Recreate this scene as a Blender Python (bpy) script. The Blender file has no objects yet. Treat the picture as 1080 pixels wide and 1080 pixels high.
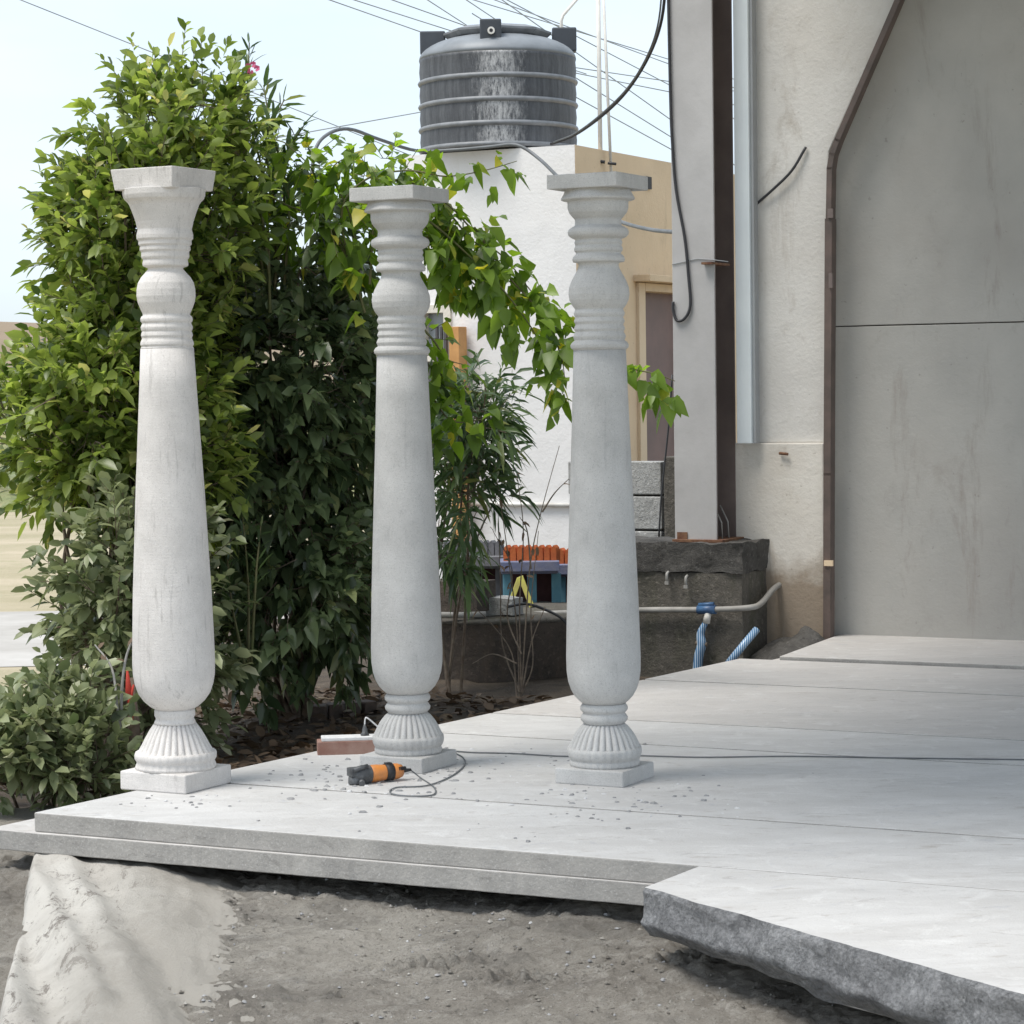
import bpy, math, random
import numpy as np
from mathutils import Vector, Matrix, noise as mnoise

random.seed(7)
RNG = np.random.default_rng(11)
scene = bpy.context.scene
C = bpy.context.collection

# ------------------------------------------------------------------ camera
F = 2600.0
EYE = 1.385
pit = math.atan(130 / F); rol = math.radians(0.8)
fw = Vector((0, math.cos(pit), -math.sin(pit)))
up0 = Vector((0, math.sin(pit), math.cos(pit)))
r0 = Vector((1, 0, 0))
R_ = r0 * math.cos(rol) - up0 * math.sin(rol)
U_ = up0 * math.cos(rol) + r0 * math.sin(rol)
cam = bpy.data.cameras.new('camera'); camo = bpy.data.objects.new('camera', cam); C.objects.link(camo)
m = Matrix((R_, U_, -fw)).transposed().to_4x4(); m.translation = (0, 0, EYE)
camo.matrix_world = m
cam.sensor_width = 36; cam.lens = 36 * F / 1080; cam.clip_start = 0.1; cam.clip_end = 3000
scene.camera = camo
scene.render.resolution_x = scene.render.resolution_y = 1024

def ray(px, py):
    return fw + R_ * ((px - 540) / F) + U_ * ((540 - py) / F)
def at(px, py, d):                     # point on the ray through a pixel of the survey photo at forward distance d
    r = ray(px, py); t = d / r.y
    return Vector((r.x * t, d, EYE + r.z * t))
def onz(px, py, z=0.0):
    r = ray(px, py); t = (z - EYE) / r.z
    return Vector((r.x * t, r.y * t, z))
TH = math.radians(27.5)
U = Vector((math.cos(TH), -math.sin(TH), 0)); V = Vector((math.sin(TH), math.cos(TH), 0)); Z = Vector((0, 0, 1))
def onplane(px, py, p0, n):
    r = ray(px, py); o = Vector((0, 0, EYE))
    t = (p0 - o).dot(n) / r.dot(n)
    return o + r * t

# ------------------------------------------------------------------ object helpers
WM = {}
def thing(name, label, cat, loc, group=None):
    o = bpy.data.objects.new(name, None); C.objects.link(o)
    o.location = loc; o.empty_display_size = 0.1
    WM[o.name] = Vector(loc)
    o['label'] = label; o['category'] = cat
    if group: o['group'] = group
    return o
def tag(o, label=None, cat=None, group=None, kind=None):
    if label: o['label'] = label
    if cat: o['category'] = cat
    if group: o['group'] = group
    if kind: o['kind'] = kind
    return o

class MB:
    def __init__(s): s.v = []; s.f = []; s.sm = []
    def add(s, vs, fs, smooth=False):
        n = len(s.v); s.v += [tuple(v) for v in vs]
        s.f += [tuple(i + n for i in f) for f in fs]; s.sm += [smooth] * len(fs)
        return s
    def box(s, c, size, ax=(U, V, Z), taper=1.0):
        c = Vector(c); a, b, d = [Vector(x) * (k / 2) for x, k in zip(ax, size)]
        vs = []
        for k in (-1, 1):
            t = taper if k < 0 else 1.0
            for i, j in ((-1, -1), (1, -1), (1, 1), (-1, 1)):
                vs.append(c + a * i * t + b * j * t + d * k)
        return s.add(vs, [(3, 2, 1, 0), (4, 5, 6, 7), (0, 1, 5, 4), (1, 2, 6, 5), (2, 3, 7, 6), (3, 0, 4, 7)])
    def tube(s, pts, r, n=8, cap=True, smooth=True):
        pts = [Vector(p) for p in pts]; m_ = len(pts)
        rs = r if isinstance(r, (list, tuple)) else [r] * m_
        vs = []; ref = None
        for i, p in enumerate(pts):
            t = (pts[min(i + 1, m_ - 1)] - pts[max(i - 1, 0)])
            if t.length < 1e-9: t = Vector((0, 0, 1))
            t.normalize()
            if ref is None:
                ref = t.orthogonal().normalized()
            ref = (ref - t * ref.dot(t))
            if ref.length < 1e-6: ref = t.orthogonal()
            ref.normalize(); b = t.cross(ref)
            for k in range(n):
                a = 2 * math.pi * k / n
                vs.append(p + (ref * math.cos(a) + b * math.sin(a)) * rs[i])
        fs = []
        for i in range(m_ - 1):
            for k in range(n):
                k2 = (k + 1) % n
                fs.append((i * n + k, i * n + k2, (i + 1) * n + k2, (i + 1) * n + k))
        s.add(vs, fs, smooth)
        if cap:
            b0 = len(s.v) - len(vs)
            s.f.append(tuple(b0 + k for k in reversed(range(n)))); s.sm.append(False)
            s.f.append(tuple(b0 + (m_ - 1) * n + k for k in range(n))); s.sm.append(False)
        return s
    def lathe(s, prof, c, n=64, rfun=None, smooth=True, cap=True):
        c = Vector(c); vs = []
        for i, (r, z) in enumerate(prof):
            for k in range(n):
                a = 2 * math.pi * k / n
                rr = r if rfun is None else rfun(r, z, a)
                vs.append(c + Vector((rr * math.cos(a), rr * math.sin(a), z)))
        fs = []
        for i in range(len(prof) - 1):
            for k in range(n):
                k2 = (k + 1) % n
                fs.append((i * n + k, i * n + k2, (i + 1) * n + k2, (i + 1) * n + k))
        b0 = len(s.v); s.add(vs, fs, smooth)
        if cap:
            s.f.append(tuple(b0 + k for k in reversed(range(n)))); s.sm.append(False)
            s.f.append(tuple(b0 + (len(prof) - 1) * n + k for k in range(n))); s.sm.append(False)
        return s
    def prism(s, poly, ext):
        poly = [Vector(p) for p in poly]; ext = Vector(ext); n = len(poly)
        vs = poly + [p + ext for p in poly]
        fs = [tuple(range(n)), tuple(reversed(range(n, 2 * n)))] + [((i + 1) % n, i, n + i, n + (i + 1) % n) for i in range(n)]
        return s.add(vs, fs)
    def build(s, name, mat, parent=None, loc=None, bevel=0, fix=False):
        base = WM[parent.name] if parent else Vector(loc if loc is not None else (0, 0, 0))
        me = bpy.data.meshes.new(name)
        me.from_pydata([(v[0] - base.x, v[1] - base.y, v[2] - base.z) for v in s.v], [], s.f)
        me.polygons.foreach_set('use_smooth', s.sm)
        me.materials.append(mat)
        if fix:
            import bmesh
            bm = bmesh.new(); bm.from_mesh(me); bmesh.ops.recalc_face_normals(bm, faces=bm.faces); bm.to_mesh(me); bm.free()
        me.update()
        o = bpy.data.objects.new(name, me); C.objects.link(o)
        if parent: o.parent = parent
        else: o.location = base
        WM[o.name] = base
        if bevel:
            b = o.modifiers.new('bevel', 'BEVEL'); b.width = bevel; b.segments = 2; b.limit_method = 'ANGLE'; b.angle_limit = 0.6
        return o

def npobj(name, verts, faces4, mat, parent=None, loc=None, smooth=True):
    """faces4: int array (n,4); tri when last == -1"""
    base = WM[parent.name] if parent else Vector(loc if loc is not None else (0, 0, 0))
    me = bpy.data.meshes.new(name)
    verts = np.asarray(verts, dtype=np.float32) - np.array(base, dtype=np.float32)
    nv = len(verts); cnt = np.where(faces4[:, 3] < 0, 3, 4)
    loops = faces4.ravel(); loops = loops[loops >= 0]
    me.vertices.add(nv); me.vertices.foreach_set('co', verts.ravel())
    me.loops.add(len(loops)); me.loops.foreach_set('vertex_index', loops.astype(np.int32))
    me.polygons.add(len(cnt))
    st = np.concatenate([[0], np.cumsum(cnt)[:-1]]).astype(np.int32)
    me.polygons.foreach_set('loop_start', st); me.polygons.foreach_set('loop_total', cnt.astype(np.int32))
    me.polygons.foreach_set('use_smooth', np.full(len(cnt), smooth))
    me.materials.append(mat); me.update(calc_edges=True); me.validate()
    o = bpy.data.objects.new(name, me); C.objects.link(o)
    if parent: o.parent = parent
    else: o.location = base
    WM[o.name] = base
    return o

def smooth_path(pts, k=6):
    P = [Vector(p) for p in pts]; out = []
    P = [P[0] * 2 - P[1]] + P + [P[-1] * 2 - P[-2]]
    for i in range(1, len(P) - 2):
        for j in range(k):
            t = j / k; a, b, c, d = P[i - 1], P[i], P[i + 1], P[i + 2]
            out.append(0.5 * ((2 * b) + (c - a) * t + (2 * a - 5 * b + 4 * c - d) * t * t + (3 * b - a - 3 * c + d) * t ** 3))
    out.append(P[-2]); return out

# ------------------------------------------------------------------ materials
class NT:
    def __init__(s, name):
        s.m = bpy.data.materials.new(name); s.m.use_nodes = True
        s.t = s.m.node_tree; s.t.nodes.clear()
        s.out = s.n('ShaderNodeOutputMaterial'); s.p = s.n('ShaderNodeBsdfPrincipled')
        s.l(s.p.outputs[0], s.out.inputs[0]); s.tc = s.n('ShaderNodeTexCoord')
        s.co = s.tc.outputs['Object']
    def n(s, t, **kw):
        x = s.t.nodes.new(t)
        for k, v in kw.items(): setattr(x, k, v)
        return x
    def l(s, a, b): s.t.links.new(a, b)
    def mapping(s, scale=(1, 1, 1), rot=(0, 0, 0), co=None):
        x = s.n('ShaderNodeMapping'); x.inputs['Scale'].default_value = scale; x.inputs['Rotation'].default_value = rot
        s.l(co or s.co, x.inputs[0]); return x.outputs[0]
    def noise(s, scale, detail=5, rough=0.6, co=None, dist=0):
        x = s.n('ShaderNodeTexNoise'); x.inputs['Scale'].default_value = scale; x.inputs['Detail'].default_value = detail
        x.inputs['Roughness'].default_value = rough; x.inputs['Distortion'].default_value = dist
        s.l(co or s.co, x.inputs['Vector']); return x.outputs['Fac']
    def ramp(s, fac, stops):
        x = s.n('ShaderNodeValToRGB'); e = x.color_ramp.elements
        while len(e) < len(stops): e.new(0.5)
        for el, (p, c) in zip(e, stops):
            el.position = p; el.color = (*c, 1) if len(c) == 3 else c
        s.l(fac, x.inputs[0]); return x.outputs[0]
    def mask(s, fac, lo, hi): return s.ramp(fac, [(lo, (0, 0, 0)), (hi, (1, 1, 1))])
    def mix(s, fac, a, b, blend='MIX'):
        x = s.n('ShaderNodeMix'); x.data_type = 'RGBA'; x.blend_type = blend
        for sock, v in ((0, fac), (6, a), (7, b)):
            if hasattr(v, 'links') or isinstance(v, bpy.types.NodeSocket): s.l(v, x.inputs[sock])
            elif sock == 0: x.inputs[0].default_value = v
            else: x.inputs[sock].default_value = (*v, 1)
        return x.outputs[2]
    def math(s, op, a, b=0.0):
        x = s.n('ShaderNodeMath', operation=op)
        for i, v in enumerate((a, b)):
            if isinstance(v, bpy.types.NodeSocket): s.l(v, x.inputs[i])
            else: x.inputs[i].default_value = v
        return x.outputs[0]
    def sep(s, co=None):
        x = s.n('ShaderNodeSeparateXYZ'); s.l(co or s.co, x.inputs[0]); return x.outputs
    def base(s, c): 
        if isinstance(c, bpy.types.NodeSocket): s.l(c, s.p.inputs['Base Color'])
        else: s.p.inputs['Base Color'].default_value = (*c, 1)
    def rough(s, v):
        if isinstance(v, bpy.types.NodeSocket): s.l(v, s.p.inputs['Roughness'])
        else: s.p.inputs['Roughness'].default_value = v
    def bump(s, hs, dist=0.01, strength=1.0):
        prev = None
        for h, d in hs:
            b = s.n('ShaderNodeBump'); b.inputs['Distance'].default_value = d; b.inputs['Strength'].default_value = strength
            s.l(h, b.inputs['Height'])
            if prev: s.l(prev, b.inputs['Normal'])
            prev = b.outputs[0]
        s.l(prev, s.p.inputs['Normal'])

def simple(name, c1, c2=None, scale=6, rough=0.6, bump=0.0, bscale=60, metal=0.0, spec=0.5, lo=0.35, hi=0.65):
    k = NT(name)
    c2 = c2 or tuple(x * 0.75 for x in c1)
    k.base(k.mix(k.mask(k.noise(scale), lo, hi), c1, c2)); k.rough(rough)
    k.p.inputs['Metallic'].default_value = metal
    k.p.inputs['Specular IOR Level'].default_value = spec
    if bump: k.bump([(k.noise(bscale, 6), bump)])
    return k.m

def stone_mat(name, base, dark, streak=0.0, fleck=0.5, bump=0.0012):
    k = NT(name)
    c = k.mix(k.mask(k.noise(4, 7, .7), 0.36, 0.64), base, tuple(x * 0.8 for x in base))
    c = k.mix(k.math('MULTIPLY', k.mask(k.noise(260, 2, 0.7), 0.55, 0.68), fleck), c, dark)
    c = k.mix(k.math('MULTIPLY', k.mask(k.noise(120, 2, 0.6), 0.6, 0.72), fleck * 0.6), c, tuple(min(1, x * 1.2) for x in base))
    # chisel lines that run round the turned shaft
    if streak:
        st = k.noise(9, 6, 0.7, k.mapping((5, 5, 0.55)), 0.4)
        c = k.mix(k.math('MULTIPLY', k.mask(st, 0.56, 0.66), streak), c, dark)
        st2 = k.noise(30, 5, 0.7)
        c = k.mix(k.math('MULTIPLY', k.mask(st2, 0.68, 0.74), streak * 0.8), c, tuple(x * 0.7 for x in dark))
    k.base(c); k.rough(0.85); k.p.inputs['Specular IOR Level'].default_value = 0.25
    k.bump([(k.noise(180, 3), bump), (k.noise(9, 3, 0.5, k.mapping((1, 1, 14))), 0.0007), (k.noise(3, 2), 0.004)])
    return k.m

GRANITE = stone_mat('carved_grey_granite', (0.56, 0.555, 0.54), (0.25, 0.25, 0.25), 0.2, 0.5)
GRANITE_W_LIT = stone_mat('carved_white_granite_lit', (0.70, 0.675, 0.65), (0.38, 0.365, 0.35), 0.55, 0.5)  # whiter stone, its tone also lifted for the stronger light on this pillar

def slab_mat(name, tint, worn):
    k = NT(name)
    co = k.mapping((1, 1, 1), (0, 0, TH))
    str_ = k.mapping((1.4, 3.6, 1), (0, 0, TH))
    c = k.mix(k.mask(k.noise(2.2, 6, 0.6, str_, 0.6), 0.3, 0.7), tint, tuple(x * 0.86 for x in tint))
    c = k.mix(k.math('MULTIPLY', k.mask(k.noise(6, 8, 0.72, str_, 0.5), 0.57, 0.72), worn), c, (0.34, 0.31, 0.28))
    c = k.mix(k.math('MULTIPLY', k.mask(k.noise(0.9, 7, 0.65, str_, 1.2), 0.44, 0.64), 0.45), c, (0.44, 0.43, 0.415))
    c = k.mix(k.math('MULTIPLY', k.mask(k.noise(7, 7, 0.75, co, 0.8), 0.55, 0.66), 0.4), c, (0.70, 0.70, 0.69))
    c = k.mix(k.math('MULTIPLY', k.mask(k.noise(3.1, 8, 0.75, co, 2.5), 0.6, 0.66), 0.4), c, (0.38, 0.39, 0.42))
    c = k.mix(k.math('MULTIPLY', k.mask(k.noise(160, 2, 0.7), 0.6, 0.72), 0.3), c, (0.3, 0.3, 0.31))
    sc = k.noise(2.6, 9, 0.8, k.mapping((1, 3, 1), (0, 0, -.5)), 3.0)
    c = k.mix(k.math('MULTIPLY', k.mask(sc, 0.59, 0.63), 0.6), c, (0.34, 0.33, 0.32))
    sc = k.noise(38, 5, 0.7, str_, 1.0)
    c = k.mix(k.math('MULTIPLY', k.mask(sc, 0.66, 0.70), 0.6), c, (0.24, 0.225, 0.21))
    k.base(c); k.rough(k.ramp(k.noise(3, 4), [(0.3, (0.55,) * 3), (0.7, (0.8,) * 3)]))
    k.p.inputs['Specular IOR Level'].default_value = 0.35
    v = k.n('ShaderNodeTexVoronoi'); v.inputs['Scale'].default_value = 9; k.l(k.mapping((1, 1, 1), (0, 0, .4)), v.inputs['Vector'])
    k.bump([(k.noise(90, 6, 0.75), 0.002), (k.noise(11, 6, .7), 0.004), (k.noise(3, 3), 0.004)])
    return k.m
SLAB = slab_mat('dusty_white_granite_slab', (0.59, 0.585, 0.575), 0.8)
SLAB_B = slab_mat('worn_pale_granite_slab', (0.56, 0.54, 0.52), 0.95)
def edge_mat():
    k = NT('sawn_granite_edge')
    c = k.mix(k.mask(k.noise(4, 6, 0.65), 0.35, 0.65), (0.40, 0.385, 0.36), (0.29, 0.28, 0.265))
    c = k.mix(k.math('MULTIPLY', k.mask(k.noise(2.4, 7, 0.7, k.mapping((2, 2, 6)), 1.5), 0.56, 0.66), 0.6), c, (0.19, 0.18, 0.17))
    c = k.mix(k.math('MULTIPLY', k.mask(k.noise(150, 2), 0.55, 0.7), 0.4), c, (0.55, 0.54, 0.52))
    k.base(c); k.rough(0.85); k.bump([(k.noise(60, 6), 0.003)])
    return k.m
EDGE = edge_mat()
def rough_rock():
    k = NT('rough_split_granite')
    v = k.n('ShaderNodeTexVoronoi'); v.inputs['Scale'].default_value = 90; k.l(k.co, v.inputs['Vector'])
    c = k.mix(k.mask(k.noise(34, 9, 0.8), 0.38, 0.66), (0.13, 0.135, 0.14), (0.40, 0.405, 0.415))
    c = k.mix(k.math('MULTIPLY', k.mask(k.noise(3, 4), 0.45, 0.7), 0.6), c, (0.11, 0.11, 0.115))
    c = k.mix(k.math('MULTIPLY', k.mask(k.noise(16, 6, 0.8, None, 1.0), 0.6, 0.68), 0.6), c, (0.5, 0.5, 0.5))
    k.base(c); k.rough(0.8)
    k.bump([(k.noise(25, 8, 0.75), 0.02), (v.outputs['Distance'], 0.003)])
    return k.m
ROCK = rough_rock()

def mortar_ground():
    k = NT('damp_cement_rubble_ground')
    n1 = k.noise(1.4, 6, 0.6)
    c = k.mix(k.mask(n1, 0.35, 0.65), (0.47, 0.44, 0.39), (0.31, 0.285, 0.25))
    c = k.mix(k.math('MULTIPLY', k.mask(k.noise(9, 8, 0.75, None, 0.6), 0.52, 0.66), 0.55), c, (0.60, 0.57, 0.52))
    c = k.mix(k.math('MULTIPLY', k.mask(k.noise(28, 8, 0.8, k.mapping((1, 2.6, 1), (0, 0, 0.3)), 0.6), 0.60, 0.66), 0.7), c, (0.13, 0.115, 0.10))
    c = k.mix(k.math('MULTIPLY', k.mask(k.noise(170, 3, 0.8), 0.56, 0.66), 0.55), c, (0.10, 0.09, 0.08))
    c = k.mix(k.math('MULTIPLY', k.mask(k.noise(120, 3, 0.8, k.mapping((1, 1, 1), (0, 0, 1.1))), 0.60, 0.70), 0.6), c, (0.62, 0.60, 0.55))
    c = k.mix(k.math('MULTIPLY', k.mask(k.noise(2.2, 6, 0.7, k.mapping((1, 1.6, 1), (0, 0, .2)), 1.0), 0.5, 0.62), 0.4), c, (0.16, 0.15, 0.135))
    k.base(c); k.rough(0.95); k.p.inputs['Specular IOR Level'].default_value = 0.15
    k.bump([(k.noise(60, 8, 0.8), 0.012), (k.noise(14, 6, 0.75, k.mapping((1, 2.2, 1), (0, 0, 0.3))), 0.03), (k.noise(220, 4, .8), 0.006)])
    return k.m
MORTAR = mortar_ground()
def sheet_mat():
    k = NT('cement_crusted_sheet')
    c = k.mix(k.mask(k.noise(3, 6, 0.6), 0.3, 0.7), (0.58, 0.56, 0.515), (0.46, 0.435, 0.395))
    c = k.mix(k.math('MULTIPLY', k.mask(k.noise(14, 9, 0.85, k.mapping((1, .38, .6), (0, 0, .1)), 0.5), 0.54, 0.59), 0.8), c, (0.12, 0.10, 0.085))
    c = k.mix(k.math('MULTIPLY', k.mask(k.noise(30, 4, 0.6), 0.68, 0.72), 0.8), c, (0.12, 0.1, 0.09))
    c = k.mix(k.math('MULTIPLY', k.mask(k.noise(5, 8, 0.8, k.mapping((1, .4, .7), (0, 0, .2)), 0.6), 0.52, 0.68), 0.6), c, (0.2, 0.18, 0.155))
    xx = k.math('ADD', k.math('ADD', k.sep()[0], 0.12), k.math('MULTIPLY', k.math('SUBTRACT', k.noise(7, 8, .75), .5), .55))
    c = k.mix(k.ramp(xx, [(0.0, (0,) * 3), (0.32, (1,) * 3)]), c, (0.34, 0.32, 0.285))
    k.base(c); k.rough(0.9); k.bump([(k.noise(60, 8, 0.8), 0.008), (k.noise(9, 4), 0.006)])
    return k.m
SHEET = sheet_mat()
def soil_mat():
    k = NT('dark_garden_soil')
    c = k.mix(k.mask(k.noise(6, 6), 0.35, 0.65), (0.06, 0.045, 0.033), (0.11, 0.085, 0.06))
    c = k.mix(k.math('MULTIPLY', k.mask(k.noise(40, 6, 0.8), 0.58, 0.68), 0.7), c, (0.2, 0.165, 0.12))
    k.base(c); k.rough(0.95); k.bump([(k.noise(30, 8, 0.7), 0.02)])
    return k.m
SOIL = soil_mat()
def field_mat():
    k = NT('dry_sandy_field')
    c = k.mix(k.mask(k.noise(0.35, 6, 0.65, k.mapping((1, 2.5, 1))), 0.35, 0.65), (0.46, 0.39, 0.28), (0.33, 0.29, 0.18))
    c = k.mix(k.math('MULTIPLY', k.mask(k.noise(1.2, 6, 0.7, k.mapping((1, 2, 1))), 0.55, 0.68), 0.5), c, (0.2, 0.22, 0.09))
    k.base(c); k.rough(0.95); k.bump([(k.noise(8, 6), 0.03)])
    return k.m
FIELD = field_mat()
BANK = simple('scrub_covered_bank', (0.34, 0.31, 0.16), (0.16, 0.2, 0.08), 0.5, 0.95, 0.2, 3)
HILL = simple('bare_brown_hill', (0.27, 0.20, 0.14), (0.2, 0.16, 0.1), 0.05, 0.95)
ROADM = simple('pale_concrete_road', (0.5, 0.48, 0.45), (0.38, 0.36, 0.33), 1.2, 0.9)

def plaster(name, c1, c2, stain, stain_amt=0.5, bump=0.003, low=None):
    k = NT(name)
    c = k.mix(k.mask(k.noise(1.6, 6, 0.6), 0.3, 0.7), c1, c2)
    c = k.mix(k.math('MULTIPLY', k.mask(k.noise(1.5, 8, 0.72, k.mapping((1.6, 1.6, 0.45)), 0.7), 0.57, 0.68), stain_amt), c, stain)
    c = k.mix(k.math('MULTIPLY', k.mask(k.noise(26, 3, 0.5), 0.71, 0.74), 0.55 * stain_amt), c, tuple(x * 0.4 for x in stain))
    c = k.mix(k.math('MULTIPLY', k.mask(k.noise(6, 9, 0.8, k.mapping((1, 1, .6)), 1.5), 0.56, 0.66), 0.35 * stain_amt), c, tuple(x * .8 for x in stain))
    c = k.mix(k.math('MULTIPLY', k.mask(k.noise(1.1, 4, .5), 0.5, 0.7), 0.5 * stain_amt), c, tuple(x * 1.1 for x in stain))
    if low is not None:                                   # splashed mud band near the ground
        z = k.sep()[2]; zz = k.math('ADD', z, k.math('MULTIPLY', k.math('SUBTRACT', k.noise(3, 5), 0.5), 0.6))
        c = k.mix(k.math('MULTIPLY', k.ramp(zz, [(low, (1,) * 3), (low + 0.22, (0,) * 3)]), 0.8), c, (0.2, 0.14, 0.085))
    k.base(c); k.rough(0.85); k.p.inputs['Specular IOR Level'].default_value = 0.25
    k.bump([(k.noise(45, 6, 0.6), bump), (k.noise(10, 6, .7, k.mapping((1, 1, 2.5), (0, .3, 0)), 1.5), bump * 0.35), (k.noise(2.5, 3), bump * 3)])
    return k.m
WHITE_PL = plaster('white_lime_plaster', (0.84, 0.83, 0.82), (0.76, 0.75, 0.74), (0.6, 0.55, 0.47), 0.25)
TAN_PL = plaster('tan_washed_plaster', (0.74, 0.58, 0.40), (0.66, 0.51, 0.34), (0.42, 0.33, 0.22), 0.5)
PIER_PL = plaster('stained_off_white_plaster', (0.70, 0.68, 0.64), (0.60, 0.58, 0.545), (0.33, 0.28, 0.22), 0.5)
PIER_LOW = plaster('mud_splashed_plaster', (0.72, 0.69, 0.63), (0.60, 0.56, 0.50), (0.38, 0.30, 0.2), 0.6, low=0.28)
PANEL_PL = plaster('grey_cement_panel', (0.47, 0.455, 0.42), (0.38, 0.37, 0.345), (0.26, 0.22, 0.19), 0.5, 0.002)

def old_concrete(name, c1, c2, moss):
    k = NT(name)
    c = k.mix(k.mask(k.noise(5, 8, 0.7), 0.35, 0.65), c1, c2)
    c = k.mix(k.math('MULTIPLY', k.mask(k.noise(3, 6, 0.65, k.mapping((2, 2, .5))), 0.5, 0.7), 0.7), c, moss)
    c = k.mix(k.math('MULTIPLY', k.mask(k.noise(34, 8, 0.8), 0.54, 0.64), 0.5), c, tuple(min(1, x * 2.1) for x in c1))
    c = k.mix(k.math('MULTIPLY', k.mask(k.noise(22, 8, 0.8, k.mapping((1, 1, 1), (0, .7, 0))), 0.56, 0.64), 0.6), c, tuple(x * .35 for x in c2))
    k.base(c); k.rough(0.95); k.bump([(k.noise(28, 8, 0.7), 0.012), (k.noise(90, 4), 0.004)])
    return k.m
CONC = old_concrete('weathered_dark_concrete', (0.13, 0.118, 0.1), (0.075, 0.068, 0.058), (0.07, 0.07, 0.045))
CONC_TOP = old_concrete('coarse_black_concrete', (0.10, 0.095, 0.088), (0.035, 0.033, 0.03), (0.07, 0.065, 0.06))
BLOCKM = old_concrete('grey_cement_block', (0.42, 0.42, 0.41), (0.30, 0.30, 0.29), (0.35, 0.35, 0.33))
STUMPM = old_concrete('dark_planter_stone', (0.10, 0.08, 0.065), (0.055, 0.045, 0.038), (0.12, 0.09, 0.065))
PAINT_G = simple('grey_painted_steel', (0.47, 0.46, 0.455), (0.39, 0.38, 0.375), 3, 0.55, 0.001, 40)
BROWN_STEEL = simple('dark_brown_steel', (0.19, 0.15, 0.135), (0.14, 0.11, 0.10), 4, 0.7, 0.001, 30)
RUSTY = simple('orange_rust', (0.22, 0.12, 0.065), (0.12, 0.05, 0.03), 20, 0.9, 0.003, 60)
PAINT_B = simple('pale_blue_painted_steel', (0.82, 0.88, 0.9), (0.74, 0.8, 0.83), 2, 0.5)
PAINT_B2 = simple('grey_blue_steel_side', (0.36, 0.38, 0.39), (0.3, 0.31, 0.32), 2, 0.6)
BROWNF = simple('brown_painted_frame', (0.14, 0.10, 0.085), (0.09, 0.07, 0.06), 7, 0.55, 0.001, 40)
DOORM = simple('mauve_brown_door_paint', (0.20, 0.135, 0.125), (0.15, 0.105, 0.1), 3, 0.6)
ORANGEW = simple('orange_varnished_wood', (0.62, 0.33, 0.12), (0.48, 0.24, 0.08), 8, 0.6)
GLASSM = simple('dull_grey_glass', (0.36, 0.4, 0.43), (0.26, 0.29, 0.31), 3, 0.2)
PVC = simple('white_pvc_pipe', (0.8, 0.78, 0.73), (0.66, 0.63, 0.58), 9, 0.45)
PVC_DIM = simple('dusty_grey_pipe', (0.36, 0.35, 0.33), (0.25, 0.24, 0.22), 9, 0.6)
HOSE = simple('grey_rubber_hose', (0.16, 0.17, 0.18), (0.11, 0.12, 0.125), 9, 0.5)
BLACKC = simple('black_cable_sheath', (0.035, 0.035, 0.04), None, 9, 0.5)
WIREM = simple('grey_overhead_wire', (0.34, 0.36, 0.38), None, 1, 0.6)
BLUEP = simple('blue_plastic_fitting', (0.05, 0.13, 0.26), (0.04, 0.08, 0.17), 20, 0.45)
def hose_blue():
    k = NT('striped_blue_hose')
    w = k.n('ShaderNodeTexWave'); w.inputs['Scale'].default_value = 28; w.bands_direction = 'X'; k.l(k.co, w.inputs['Vector'])
    k.base(k.mix(k.mask(w.outputs['Fac'], 0.6, 0.75), (0.06, 0.17, 0.34), (0.5, 0.6, 0.68))); k.rough(0.35)
    return k.m
BLUEH = hose_blue()
def tank_mat():
    k = NT('sun_faded_black_plastic')
    s = k.sep(); ang = k.math('ARCTAN2', s[0], k.math('MULTIPLY', s[1], -1))
    st = k.noise(7, 6, 0.7, k.mapping((4, 4, 0.35)))
    c = k.mix(k.mask(st, 0.35, 0.7), (0.045, 0.048, 0.055), (0.11, 0.116, 0.125))
    # lime run-off under the overflow outlet
    a2 = k.math('ABSOLUTE', k.math('ADD', ang, -0.02))
    nn = k.noise(14, 6, 0.8, k.mapping((2.5, 2.5, 0.7)))
    edge = k.math('ADD', a2, k.math('MULTIPLY', k.math('SUBTRACT', nn, 0.5), 0.7))
    c = k.mix(k.math('MULTIPLY', k.ramp(edge, [(0.08, (1,) * 3), (0.34, (0,) * 3)]), k.mask(k.noise(30, 6, 0.8, k.mapping((1.6, 1.6, .5))), 0.38, 0.58)), c, (0.5, 0.5, 0.5))
    k.base(c); k.rough(0.55); k.bump([(k.noise(20, 4), 0.003)])
    return k.m
TANKM = tank_mat()
TANK_RING = simple('faded_grey_tank_rib', (0.24, 0.25, 0.265), (0.17, 0.18, 0.19), 12, 0.5)
TANK_LID = simple('pale_dusty_tank_dome', (0.24, 0.26, 0.28), (0.17, 0.185, 0.2), 4, 0.5)
TANK_TAB = simple('dark_tank_lug', (0.06, 0.068, 0.08), None, 5, 0.5)
WOODB = simple('brown_bark', (0.12, 0.085, 0.06), (0.2, 0.16, 0.12), 25, 0.9, 0.004, 60)
TWIGM = simple('dry_grey_twig', (0.20, 0.16, 0.12), (0.1, 0.08, 0.065), 25, 0.9)
GREENSTEM = simple('green_brown_stem', (0.14, 0.12, 0.06), (0.1, 0.12, 0.04), 15, 0.8)
OR_TOOL = simple('dusty_orange_plastic', (0.66, 0.24, 0.05), (0.5, 0.2, 0.07), 25, 0.45)
GR_TOOL = simple('dusty_cast_metal', (0.15, 0.155, 0.16), (0.06, 0.062, 0.065), 30, 0.5, 0.001, 100, 0.3)
BLK = simple('black_rubber', (0.025, 0.025, 0.028), None, 10, 0.6)
REDG = simple('red_brown_granite', (0.25, 0.125, 0.095), (0.34, 0.22, 0.18), 14, 0.8, 0.002, 90)
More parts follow.
